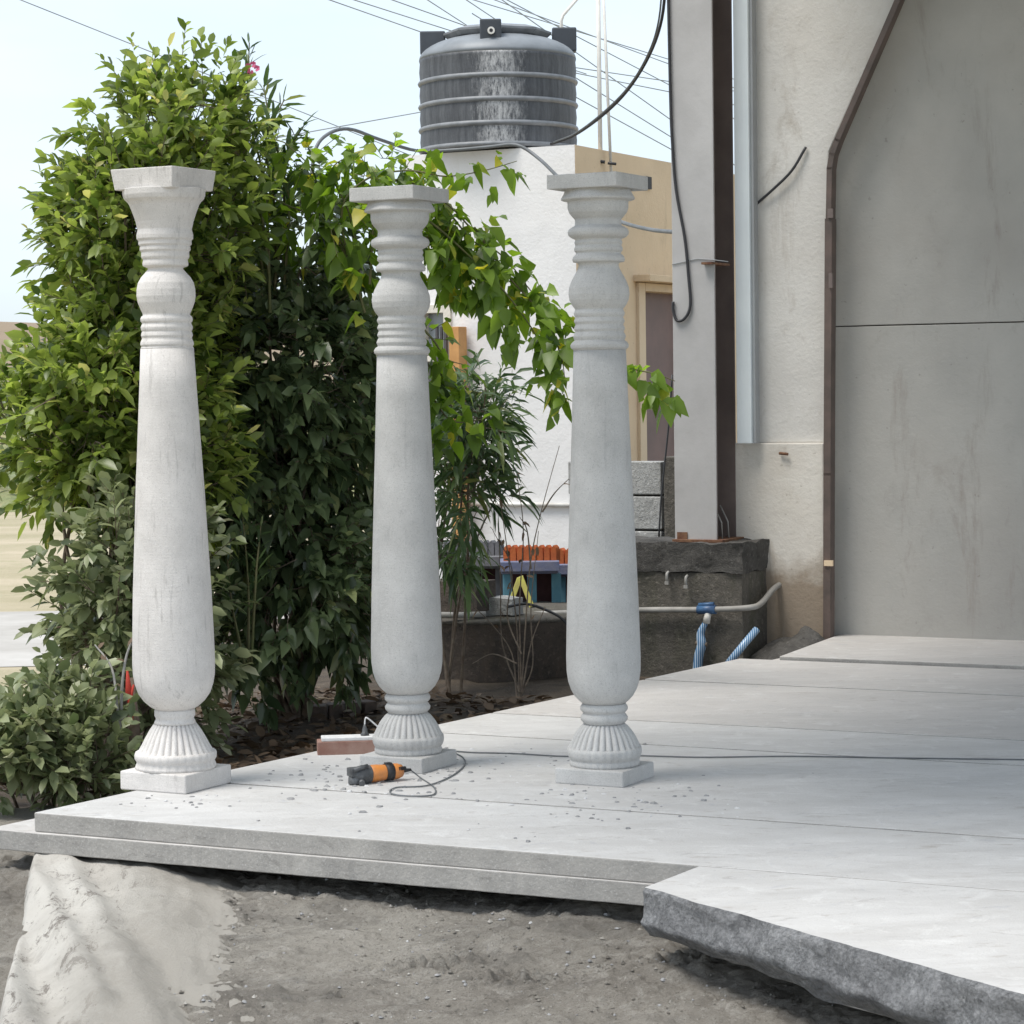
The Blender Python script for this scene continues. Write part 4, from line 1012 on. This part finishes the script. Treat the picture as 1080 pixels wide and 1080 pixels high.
lug(443, 470, 34, 58, 18.1, 'lifting_lug', TANK_TAB); lug(582, 608, 30, 55, 18.1, 'lifting_lug', TANK_TAB); lug(506, 529, 21, 50, 17.62, 'lifting_lug', TANK_TAB)
o1 = at(518, 33, 17.58); m1 = MB(); m1.tube([o1, o1 - Vector((0, .05, 0))], .018, 14); m1.tube([o1 - Vector((0, .03, 0)), o1 - Vector((0, .052, 0))], .026, 14, True)
m1.build('outlet', PVC, tank)
m1 = MB(); m1.tube([o1 - Vector((0, .045, 0)), o1 - Vector((0, .0535, 0))], .013, 14); m1.build('outlet_bore', BLK, tank)

# vent and riser pipes
def pipe(name, label, cat, pts, r, m_, n=8, k=0, group=None):
    P_ = [Vector(q) for q in pts]
    if k: P_ = smooth_path(P_, k)
    m1 = MB(); m1.tube(P_, r, n); b = min(P_, key=lambda q: q.z)
    return tag(m1.build(name, m_, None, tuple(b)), label, cat, group)
d_ = 17.7
t = thing('riser_pipe', 'thick upright white pipe clamped to the tan house parapet', 'pipe', tuple(at(633, 200, d_)))
MB().tube([at(634, 215, d_), at(630, -60, d_)], .016, 10).build('tube', PVC, t); m1 = MB(); m1.tube([at(629, 170, d_ - .03), at(638, 171, d_ - .03)], .012, 6); m1.build('clamp', BLACKC, t)
t = thing('riser_pipe', 'thinner leaning white pipe right beside the thick upright pipe', 'pipe', tuple(at(645, 200, d_)))
MB().tube([at(646, 215, d_), at(634, -60, d_)], .011, 10).build('tube', PVC, t); m1 = MB(); m1.tube([at(641, 172, d_ - .03), at(650, 173, d_ - .03)], .010, 6); m1.build('clamp', BLACKC, t)
pipe('vent_pipe', 'bent cream pipe rising behind the right side of the tank', 'pipe', [at(592, 60, 18.9), at(592, 22, 18.9), at(594, 16, 18.9), at(625, -20, 18.9)], .012, PVC)

# hoses and cables
pipe('hose', 'long grey hose looping over the house roof edge towards the steel column', 'hose',
     [at(328, 200, 16.0), at(332, 160, 16.0), at(345, 142, 16.1), at(368, 136, 16.3), at(400, 147, 16.8), at(440, 159, 17.3), at(480, 158, 17.3), (at(515, 155, 17.2)), at(545, 153, 17.1), at(568, 167, 17.0), at(590, 188, 16.6), at(625, 220, 15.6), at(655, 234, 14.8), at(685, 242, 14.2), at(714, 245, 13.6)], .012, HOSE, 8, 5)
pipe('cable', 'thick black cable sagging from the tank up past the steel column', 'cable', [at(581, 152, 17.2), at(605, 143, 17.0), at(635, 122, 16.6), at(662, 95, 16.2), at(685, 58, 15.8), at(698, 20, 15.5), at(703, -30, 15.4)], .010, BLACKC, 8, 5)
pipe('cable', 'thin dark cable running alongside the thick sagging one', 'cable', [at(584, 150, 17.15), at(608, 140, 16.9), at(638, 117, 16.5), at(664, 90, 16.1), at(684, 56, 15.7), at(695, 20, 15.4), at(699, -30, 15.3)], .006, HOSE, 8, 5)
wires = [((22, 0), (200, 71)), ((348, 0), (442, 33)), ((374, 0), (468, 30)), ((414, 0), (479, 23)), ((451, 0), (485, 22)), ((492, 0), (525, 22)), ((500, 0), (707, 63)), ((522, 0), (707, 68)), ((535, 0), (640, 55)),
         ((612, 72), (707, 86)), ((612, 78), (707, 97)), ((600, 50), (707, 126)), ((612, 85), (707, 144)), ((612, 105), (707, 157)), ((400, 126), (445, 118))]
for k, (a, b) in enumerate(wires):
    dx = b[0] - a[0]; dy = b[1] - a[1]; e0, e1 = (-1.2, 2.6)
    D_ = 42.0
    if k == 0: e0, e1 = -1.0, 3.0
    if k == 14: e0, e1 = -4, 3
    pts = [at(a[0] + dx * s, a[1] + dy * s + 0.0 * s, D_ + 2 * s) for s in np.linspace(e0, e1, 6)]
    m1 = MB(); m1.tube(pts, .0095, 5, False); o = m1.build('power_line', WIREM, None, tuple(pts[0]))
    tag(o, 'thin overhead wire crossing the pale sky behind the tank' if k else 'single overhead wire crossing the sky above the left shrubs', 'overhead wire', 'overhead wires behind the tank' if k else None)

# ------------------------------------------------------------------ right hand building
WP = onz(885, 673)                    # foot of grey panel wall
PW = WP - V * 0.12                    # plane of the plaster pier in front of it
def onw(px, py, off=0.0): return onplane(px, py, WP + V * off, V)
shed = thing('shed_building', 'tall plastered building on the right with a recessed grey cement wall', 'building', tuple(WP))
zt_ = 4.6
# recessed grey wall, two pours with a joint
gj = onw(900, 344).z
a = onw(866, 600); c = a + U * 2.6 + V * 0.12
MB().box((c.x, c.y, 2.0), (5.1, .19, 4.3)).build('wall_core', CONC, shed)
for z0, z1 in ((-0.2, gj - .003), (gj + .003, zt_)):
    a = onw(866, 600); c = a + U * 2.6 + V * 0.1
    MB().box((c.x, c.y, (z0 + z1) / 2), (5.2, .2, z1 - z0)).build('cement_wall', PANEL_PL, shed, bevel=.004)
# pier with the slanted upper edge
fr = [(868, 700), (870, 470), (872, 232), (874, 160), (945, 0), (975, -66)]
frw = [onw(a, b, -0.10) for a, b in fr]
pl0 = onw(799, 400, -0.10); zl = onw(800, 467, -.1).z
poly = [Vector((pl0.x, pl0.y, zt_)), Vector((pl0.x, pl0.y, zl))]
right = []
k1 = onw(870, 467, -.1)
right = [Vector((k1.x, k1.y, zl))] + frw[2:]
last = frw[-1]; sl = (frw[-1] - frw[-2]); tt = (zt_ - last.z) / sl.z; right.append(last + sl * tt)
MB().prism(poly + right, V * 0.095).build('upper_wall', PIER_PL, shed, bevel=.006, fix=True)
a = onw(773, 467, -.13); b = onw(868.5, 467, -.13)
lo = Vector((a.x, a.y, -.25)); c = (a + b) / 2; ww = (b - a).length
MB().box((c.x + V.x * .06, c.y + V.y * .06, (zl - .25) / 2), (ww, .12, zl + .25)).build('lower_wall', PIER_LOW, shed, bevel=.008)
m1 = MB(); c2 = c + Z * 0; m1.tube([onw(822, 478, -.145), onw(831, 479, -.15)], .008, 6); m1.build('peg', RUSTY, shed)
# brown frame
path = [p_ + V * 0.0 for p_ in [onw(874, 720, -.13), onw(874.5, 500, -.13), onw(876, 232, -.13), onw(877, 178, -.13), onw(879.5, 163, -.13), onw(885, 148, -.13), onw(949, 0, -.13), onw(985, -82, -.13)]]
m1 = MB()
for i in range(len(path) - 1):
    a, b = path[i], path[i + 1]; ax = (b - a).normalized(); sd = V.cross(ax).normalized()
    m1.box((a + b) / 2, ((b - a).length + .012, .040 if i < 2 else .030, .07), (ax, sd, V))
m1.build('metal_frame', BROWNF, shed)
m1 = MB(); q = onw(876.5, 296, -.17); m1.box(q, (.02, .02, .08)); q = onw(876, 225, -.17); m1.box(q, (.03, .014, .05)); m1.build('frame_bracket', BROWN_STEEL, shed)
q = onw(874, 594, -.17); MB().box(q, (.05, .014, .03)).build('frame_patch', TAN_PL, shed)
# unseen roof, added and stretched forward to shade the wall and platform
rc = WP + U * 2.6 - V * 3.5
SHADE_ROOFM = simple('unseen_shade_roof', (.4, .4, .42), None, 3, .6)
MB().box((rc.x, rc.y, zt_ + .05), (5.6, 8.0, .08)).build('roof', SHADE_ROOFM, shed)
pipe('cable', 'short black cable stub on the off white plaster wall', 'cable', [onw(798, 215, -.115), onw(815, 200, -.125), onw(835, 180, -.125), onw(850, 155, -.115)], .0075, BLACKC, 8, 5)

# pale blue post
q0 = onw(779, 467, -.14); q1 = onw(799, 467, -.14)
t = thing('steel_post', 'slim pale blue painted steel post against the off white wall', 'post', (q0.x, q0.y, zl))
c = onw(787, 467, -.18); MB().box((c.x, c.y, (zl + zt_) / 2), (.085, .06, zt_ - zl)).build('face', PAINT_B, t, bevel=.003)
c = onw(796.5, 467, -.16); MB().box((c.x, c.y, (zl + zt_) / 2), (.032, .06, zt_ - zl)).build('side_flange', PAINT_B2, t, bevel=.002)

# concrete footing
FC = at(782, 573, 13.15)             # top front corner
zf = FC.z
fl_ = 0.95; fdp = 0.40
t = thing('concrete_footing', 'rough dark concrete footing block under the steel column', 'footing', (FC.x, FC.y, GZ))
def rough_box(u0, u1, v0, v1, z0, z1, m_, name, parent, amp=.012, org=FC, seed=0, n=26):
    mb = MB()
    def disp(p_): 
        k = Vector((p_.x * 9 + seed, p_.y * 9, p_.z * 9)); return Vector((mnoise.noise(k), mnoise.noise(k + Vector((9, 0, 0))), mnoise.noise(k + Vector((0, 9, 0))))) * amp + Vector((mnoise.noise(k * 4), mnoise.noise(k * 4 + Vector((9, 0, 0))), mnoise.noise(k * 4 + Vector((0, 9, 0))))) * amp * .4
    def P3(u, v, z): q = org + U * u + V * v; q = Vector((q.x, q.y, z)); return q + disp(q)
    def face(f, nx, ny):
        vs = [f(i / nx, j / ny) for j in range(ny + 1) for i in range(nx + 1)]; fs = [(j * (nx + 1) + i, j * (nx + 1) + i + 1, (j + 1) * (nx + 1) + i + 1, (j + 1) * (nx + 1) + i) for j in range(ny) for i in range(nx)]
        mb.add(vs, fs, True)
    L = lambda a, b, t_: a + (b - a) * t_
    face(lambda s, q: P3(L(u0, u1, s), v0, L(z0, z1, q)), n, n // 2)
    face(lambda s, q: P3(u1, L(v0, v1, s), L(z0, z1, q)), n // 2, n // 2)
    face(lambda s, q: P3(L(u1, u0, s), v1, L(z0, z1, q)), n, n // 2)
    face(lambda s, q: P3(u0, L(v1, v0, s), L(z0, z1, q)), n // 2, n // 2)
    face(lambda s, q: P3(L(u0, u1, s), L(v0, v1, q), z1), n, n // 2)
    face(lambda s, q: P3(L(u1, u0, s), L(v0, v1, q), z0), n, n // 2)
    return mb.build(name, m_, parent)
zm = at(782, 605, 13.15).z
rough_box(-fl_, 0, 0, fdp, GZ - .1, zm, CONC, 'lower_block', t, .008, seed=3)
rough_box(-fl_ - .015, .012, -.012, fdp + .01, zm, zf, CONC_TOP, 'coarse_cap', t, .014, seed=5)
for px in (705, 725):
    q = onplane(px, 609 if px < 710 else 613, FC - V * .02, V); m1 = MB(); m1.tube(smooth_path([q + Z * .03, q - V * .02 + Z * .02, q - V * .02 - Z * .01, q - Z * .02 - V * .01], 4), .008, 6)
    m1.box(q - Z * .028 - V * .02, (.022, .015, .018)); m1.build('pipe_clip', PVC_DIM, t)

# steel H column
def col():
    base = onplane(712, 568, FC + V * .08, V); u0 = (base - FC).dot(U); u1 = (onplane(756, 568, FC + V * .08, V) - FC).dot(U)
    cu = (u0 + u1) / 2; W_ = u1 - u0; D_ = .28; z1 = 4.55
    o = FC + U * cu + V * .08
    t = thing('steel_column', 'grey painted steel column with a shaded dark brown open side on the concrete footing', 'column', (o.x, o.y, zf))
    z0 = zf + .005
    def bx(du_, dv_, su, sv, m_, name, zz0=z0, zz1=z1): c = o + U * du_ + V * dv_; return MB().box((c.x, c.y, (zz0 + zz1) / 2), (su, sv, zz1 - zz0)).build(name, m_, t, bevel=.002)
    bx(0, .006, W_, .012, PAINT_G, 'front_flange')
    bx(0, D_, W_, .012, BROWN_STEEL, 'rear_flange'); bx(0, D_ / 2, .01, D_ - .02, BROWN_STEEL, 'web')  # brown steel, with the shade of the open side put into its dark tone
    bx(W_ / 2 - .035, .03, .05, .03, BROWN_STEEL, 'stiffener')
    bx(.02, D_ / 2, W_ + .05, D_ + .06, RUSTY, 'base_plate', zf - .004, zf + .012)
    q = o + U * (-W_ / 2 + .045) - V * .004; m1 = MB(); m1.box((q.x, q.y, zf + .03), (.06, .005, .04)); m1.build('rust_patch', RUSTY, t)
    for k in range(2):
        q = o + U * (W_ / 2 - .02) + V * (.08 + .09 * k); q.z = zf; m1 = MB(); m1.tube([q + Z * .01 + U * .02, q + Z * .1 + U * .015, q + Z * .19 - U * .03], .004, 6); m1.build('tie_rod', PVC_DIM, t)
    q = o + U * (W_ / 2) + V * .1; zz = onplane(770, 277, o, V).z; m1 = MB(); m1.box((q.x - .03, q.y, zz), (.06, .26, .012)); m1.build('bracket', RUSTY, t)
    f0 = o - V * .008; W2 = W_ / 2
    def onf(px, py, off=0.012): return onplane(px, py, o - V * off, V)
    m1 = MB(); m1.tube([onf(709, 279, .004), onf(735, 273, .004), onf(752, 274, .004), onf(768, 276, .004)], .0025, 5)
    tag(m1.build('wire', WIREM, None, tuple(onf(709, 279))), 'thin wire wrapped round the steel column at mid height', 'wire')
    pipe('cable', 'black cable hanging in a loop down the front of the steel column', 'cable', [onf(704, -40), onf(707, 100), onf(709, 150), onf(713, 200), onf(722, 250), onf(726, 290), onf(728, 322), onf(722, 336), onf(714, 338), onf(710, 328), onf(710, 318)], .008, BLACKC, 8, 5)
col()
# block wall behind the column
bw = onplane(716, 560, FC + V * .8, V); BW = FC + V * .8
bt = thing('block_wall', 'unplastered grey cement block wall beside the steel column', 'wall', (bw.x, bw.y, GZ))
ub = (onplane(704, 520, BW, V) - FC).dot(U); z = onplane(700, 487, BW, V).z
m1 = MB()
for r in range(7):
    h = .19; zz = z - h * (r + .5) - .012 * r
    for k in range(1):
        L_ = .40; uu = ub - .2 - (.2 if r % 2 == 0 else 0)
        c = BW + U * (uu - (BW - FC).dot(U)); m1.box((c.x, c.y + .08, zz), (L_, .15, h))
    if r % 2 == 0: c = BW + U * (ub - .1 + 0.002); m1.box((c.x, c.y + .08, zz), (.19, .149, h))
m1.build('block_courses', BLOCKM, bt, bevel=.006)
c = BW + U * (ub - .27) + V * .02; m1 = MB(); m1.box((c.x, c.y + .1, (z + GZ) / 2 - .02), (.5, .10, z - GZ)); m1.build('mortar_core', CONC, bt)
c = BW + U * (ub + .075); m1 = MB(); m1.box((c.x, c.y + .06, (z + .03 + GZ) / 2), (.13, .14, z + .03 - GZ)); m1.build('end_pier', CONC, bt, bevel=.01)
pipe('cable', 'thin black cable hanging slack in front of the cement block wall', 'cable', [at(709, 395, 13.9), at(706, 440, 13.9), at(701, 490, 13.9), at(697, 530, 13.9), at(695, 566, 13.9)], .0055, BLACKC, 6, 4)

# water pipes along the footing
PF = FC - V * .045
def onp(px, py): return onplane(px, py, PF, V)
e = FC + U * .045
wp = thing('water_pipe', 'dusty white water pipe with a blue tee clipped along the concrete footing', 'pipe', tuple(onp(745, 643)))
pr = onp(796, 640); p_end = Vector((FC.x + U.x * .05 + V.x * .35, FC.y + U.y * .05 + V.y * .35, at(823, 616, 13.5).z))
path = [onp(480, 652), onp(560, 648), onp(673, 643.5), onp(745, 643), onp(790, 641), at(803, 636, 13.2), at(815, 622, 13.35), at(823, 616, 13.45)]
m1 = MB(); m1.tube(smooth_path(path, 4), .016, 10); m1.build('pipe_run', PVC_DIM, wp)
m1 = MB(); m1.tube([at(823, 616, 13.45), at(826, 622, 13.45), at(826, 690, 13.45)], .018, 10); m1.build('drop_pipe', simple('dark_dirty_pipe', (.1, .095, .09)), wp)
a, b = onp(736, 643), onp(755, 643); m1 = MB(); m1.tube([a, b], .024, 12); m1.tube([onp(745.5, 640), onp(745, 636)], .01, 8); m1.tube([onp(737, 638), onp(753, 637)], .011, 6); tee = m1.build('tee_fitting', BLUEP, wp)
m1 = MB(); m1.tube([onp(747, 645), onp(745, 657)], [.018, .021], 10); m1.build('coupling', PVC, wp)
m1 = MB(); m1.tube(smooth_path([onp(745, 655), onp(739, 668), onp(740, 680), onp(737, 692), onp(735, 712)], 5), [.014 + .012 * min(1, i / 8) for i in range(21)], 12); m1.build('striped_hose', BLUEH, wp)
m1 = MB(); m1.tube([onp(734, 678), onp(746, 680)], .012, 8); m1.build('wire_tie', TWIGM, wp)
pipe('blue_hose', 'short striped blue hose end leaning against the concrete footing', 'hose', [at(798, 664, 13.0), at(786, 678, 12.95), at(768, 700, 12.9)], .02, BLUEH, 12)

# low dark pile between the footing and the wall
def pile():
    a = at(845, 684, 13.2); vs = []; N = 36
    for i in range(N + 1):
        for j in range(N + 1):
            x = (i / N - .5) * 2; y = (j / N - .5) * 2; r = math.hypot(x, y)
            h = max(0, 1 - r) ** .7 * .30 * (1 + .25 * mnoise.noise(Vector((x * 3, y * 3, 0)))) + .015 * mnoise.noise(Vector((x * 9, y * 9, 0)))
            p_ = Vector((a.x, a.y, 0)) + U * x * .42 + V * y * .3; vs.append((p_.x, p_.y, GZ - .02 + h))
    i, j = np.meshgrid(np.arange(N), np.arange(N), indexing='ij'); q = (i * (N + 1) + j).ravel()
    o = npobj('dark_pile', vs, np.stack([q, q + 1, q + N + 2, q + N + 1], 1), CONC_TOP, None, (a.x, a.y, GZ)); tag(o, 'low heap of black wet sand between the footing and the wall', 'sand heap')
pile()

# ------------------------------------------------------------------ round planter and miniature shrines
def planter():
    c = at(520, 690, 13.9); r = .62; t = thing('round_planter', 'low round planter of dark cracked stone behind the middle and right pillars', 'planter', (c.x, c.y, GZ))
    top = at(560, 652, 13.4).z
    def rf(r_, z, a): return r_ * (1 + .03 * mnoise.noise(Vector((math.cos(a) * 3, math.sin(a) * 3, z * 5))) + .012 * mnoise.noise(Vector((math.cos(a) * 12, math.sin(a) * 12, z * 20))))
    h = top - GZ
    MB().lathe([(r * .93, -.05), (r * .95, h * .3), (r * .98, h * .6), (r, h * .85), (r * 1.01, h * .93)], Vector((c.x, c.y, GZ)), 80, rf, cap=False).build('ring_wall', STUMPM, t)
    MB().lathe([(r * 1.01, h * .93), (r * 1.03, h * .98), (r * .98, h * 1.01), (r * .6, h * 1.03), (r * .1, h * 1.05)], Vector((c.x, c.y, GZ)), 80, rf).build('top', CONC, t)
    return c, top
pc, ptop = planter()
# stone blocks lying on the planter
def lying(name, label, px0, px1, py0, py1, d, dep, m_, cat, seed):
    a = at(px0, py1, d); b = at(px1, py0, d)
    t_ = rough_box(0, (b.x - a.x) / U.x, 0, dep, a.z, b.z, m_, name, None, .008, org=Vector((a.x, a.y, 0)), seed=seed, n=14)
    tag(t_, label, cat)
lying('stone_block', 'squared dark stone block lying on the planter right of the middle pillar', 445, 503, 612, 645, 13.5, .22, STUMPM, 'stone block', 3)
lying('rubble_stone', 'small pale broken stone lying between the block and the yellow bars', 506, 540, 630, 648, 13.5, .14, BLOCKM, 'stone', 9)
pipe('drain_pipe', 'grey pipe lying across the planter top left of the twigs', 'pipe', [at(440, 648, 13.3), at(480, 649, 13.3), at(512, 648, 13.35)], .017, PVC_DIM)
pipe('hose', 'thin black hose curling over the rim of the round planter', 'hose', [at(535, 640, 13.3), at(555, 637, 13.25), at(575, 643, 13.25), at(592, 652, 13.2), at(600, 664, 13.2), at(606, 690, 13.2)], .008, BLACKC, 6, 4)

def scallops(mb, px0, px1, py_t, py_b, d, n, th=.05):
    a = at(px0, py_b, d); b = at(px1, py_b, d); h = at(px0, py_t, d).z - a.z; ax = (b - a) / n; axn = ax.normalized(); w = ax.length
    for k in range(n):
        o = a + ax * k; pr = [(0, 0), (w * .84, 0), (w * .84, h * .62), (w * .72, h * .84), (w * .42, h), (w * .12, h * .84), (0, h * .62)]
        mb.prism([o + axn * x + Z * z for x, z in pr], V * th)
def mini(name, label, px0, px1, top, d, pal, scn, bars=False, pyb=650):
    pick, beam, post, back = pal
    base = at((px0 + px1) / 2, pyb, d); t = thing(name, label, 'miniature house', tuple(base))
    T = Vector((0, 0, 0))
    m1 = MB(); scallops(m1, px0 + 4, px1 - 2, top, top + 17, d, scn); m1.build('parapet', pick, t, fix=True)
    a = at(px0, top + 17, d - .03); b = at(px1, top + 27, d - .03); X = Vector((1, 0, 0)); Y = Vector((0, 1, 0))
    m1 = MB(); c = (a + b) / 2; m1.box((c.x, c.y + .15, c.z), (b.x - a.x, .4, a.z - b.z - .002), (X, Y, Z)); m1.box((c.x, c.y + .16, c.z - .03), ((b.x - a.x) * .95, .34, .03), (X, Y, Z)); m1.build('cornice', beam, t, bevel=.004)
    z0 = at(px0, pyb + 4, d).z; z1 = b.z - .017
    m1 = MB(); c = at((px0 + px1) / 2, top, d); m1.box((c.x, c.y + .26, (z0 + z1) / 2), ((b.x - a.x) * .9, .04, z1 - z0), (X, Y, Z)); m1.build('back_panel', back, t)
    n = 3; wid = b.x - a.x
    for k in range(n):
        x = a.x + wid * (.07 + .82 * k / (n - 1)) + .02
        m1 = MB(); m1.box((x, c.y + .05, (z0 + z1) / 2), (.055, .08, z1 - z0 - .004), (X, Y, Z)); m1.build('post', post, t, bevel=.003)
    return t
mini('miniature_shrine', 'unpainted grey miniature house with a scalloped parapet behind the long leaved bush', 463, 531, 570, 14.6, (GREYM, GREYM, GREYM, MAROON), 9)
mini('miniature_shrine', 'painted miniature house with orange scalloped parapet and teal posts', 527, 590, 575, 14.3, (ORB, BLP, TEAL, MAROON), 8, pyb=646)
mini('miniature_shrine', 'second orange topped miniature house half hidden behind the right pillar', 584, 645, 578, 14.9, (ORB, BLP, TEAL, MAROON), 7, pyb=640)
t = thing('yellow_trestle', 'pair of yellow bars leaning together before the painted miniature house', 'trestle', tuple(at(549, 640, 14.0)))
for a, b in (((537, 640), (548, 610)), ((561, 640), (549, 608))):
    m1 = MB(); p0_, p1_ = at(*a, 13.9), at(*b, 13.95); ax = (p1_ - p0_).normalized(); m1.box((p0_ + p1_) / 2, ((p1_ - p0_).length, .03, .03), (ax, Vector((0, 1, 0)), ax.cross(Vector((0, 1, 0))))); m1.build('bar', YEL, t, bevel=.002)

# ------------------------------------------------------------------ world and light
w = bpy.data.worlds.new('World'); scene.world = w; w.use_nodes = True
nt = w.node_tree; nt.nodes.clear()
sky = nt.nodes.new('ShaderNodeTexSky'); sky.sky_type = 'NISHITA'; sky.sun_disc = False
SD = Vector((-0.36, -0.22, 0.95)).normalized()
el = math.asin(SD.z); az = math.atan2(SD.x, SD.y)
sky.sun_elevation = el; sky.sun_rotation = az; sky.air_density = 1.0; sky.dust_density = 2.5; sky.ozone_density = 1.0; sky.altitude = 900
bg = nt.nodes.new('ShaderNodeBackground'); ow = nt.nodes.new('ShaderNodeOutputWorld')
tc = nt.nodes.new('ShaderNodeTexCoord'); nz = nt.nodes.new('ShaderNodeTexNoise'); nz.inputs['Scale'].default_value = 2.2; nz.inputs['Detail'].default_value = 6
mp = nt.nodes.new('ShaderNodeMapping'); mp.inputs['Scale'].default_value = (1, 1, 3.5); nt.links.new(tc.outputs['Generated'], mp.inputs[0]); nt.links.new(mp.outputs[0], nz.inputs['Vector'])
rp = nt.nodes.new('ShaderNodeValToRGB'); rp.color_ramp.elements[0].position = .36; rp.color_ramp.elements[1].position = .66; rp.color_ramp.elements[0].color = (.55, .55, .55, 1); rp.color_ramp.elements[1].color = (.9, .9, .9, 1); nt.links.new(nz.outputs['Fac'], rp.inputs[0])
mx = nt.nodes.new('ShaderNodeMix'); mx.data_type = 'RGBA'; nt.links.new(rp.outputs[0], mx.inputs[0]); nt.links.new(sky.outputs[0], mx.inputs[6]); mx.inputs[7].default_value = (6.9, 7.75, 8.6, 1)
nt.links.new(mx.outputs[2], bg.inputs[0]); bg.inputs[1].default_value = 0.1; nt.links.new(bg.outputs[0], ow.inputs[0])
sl = bpy.data.lights.new('sun', 'SUN'); sl.energy = 2.3; sl.angle = math.radians(26); sl.color = (1, .95, .88)
so = bpy.data.objects.new('sun', sl); C.objects.link(so); so.rotation_euler = SD.to_track_quat('Z', 'Y').to_euler()
vs = scene.view_settings; vs.view_transform = 'Standard'; vs.look = 'None'; vs.gamma = 1; vs.use_curve_mapping = False; vs.exposure = 0.62
scene.render.engine = 'CYCLES'
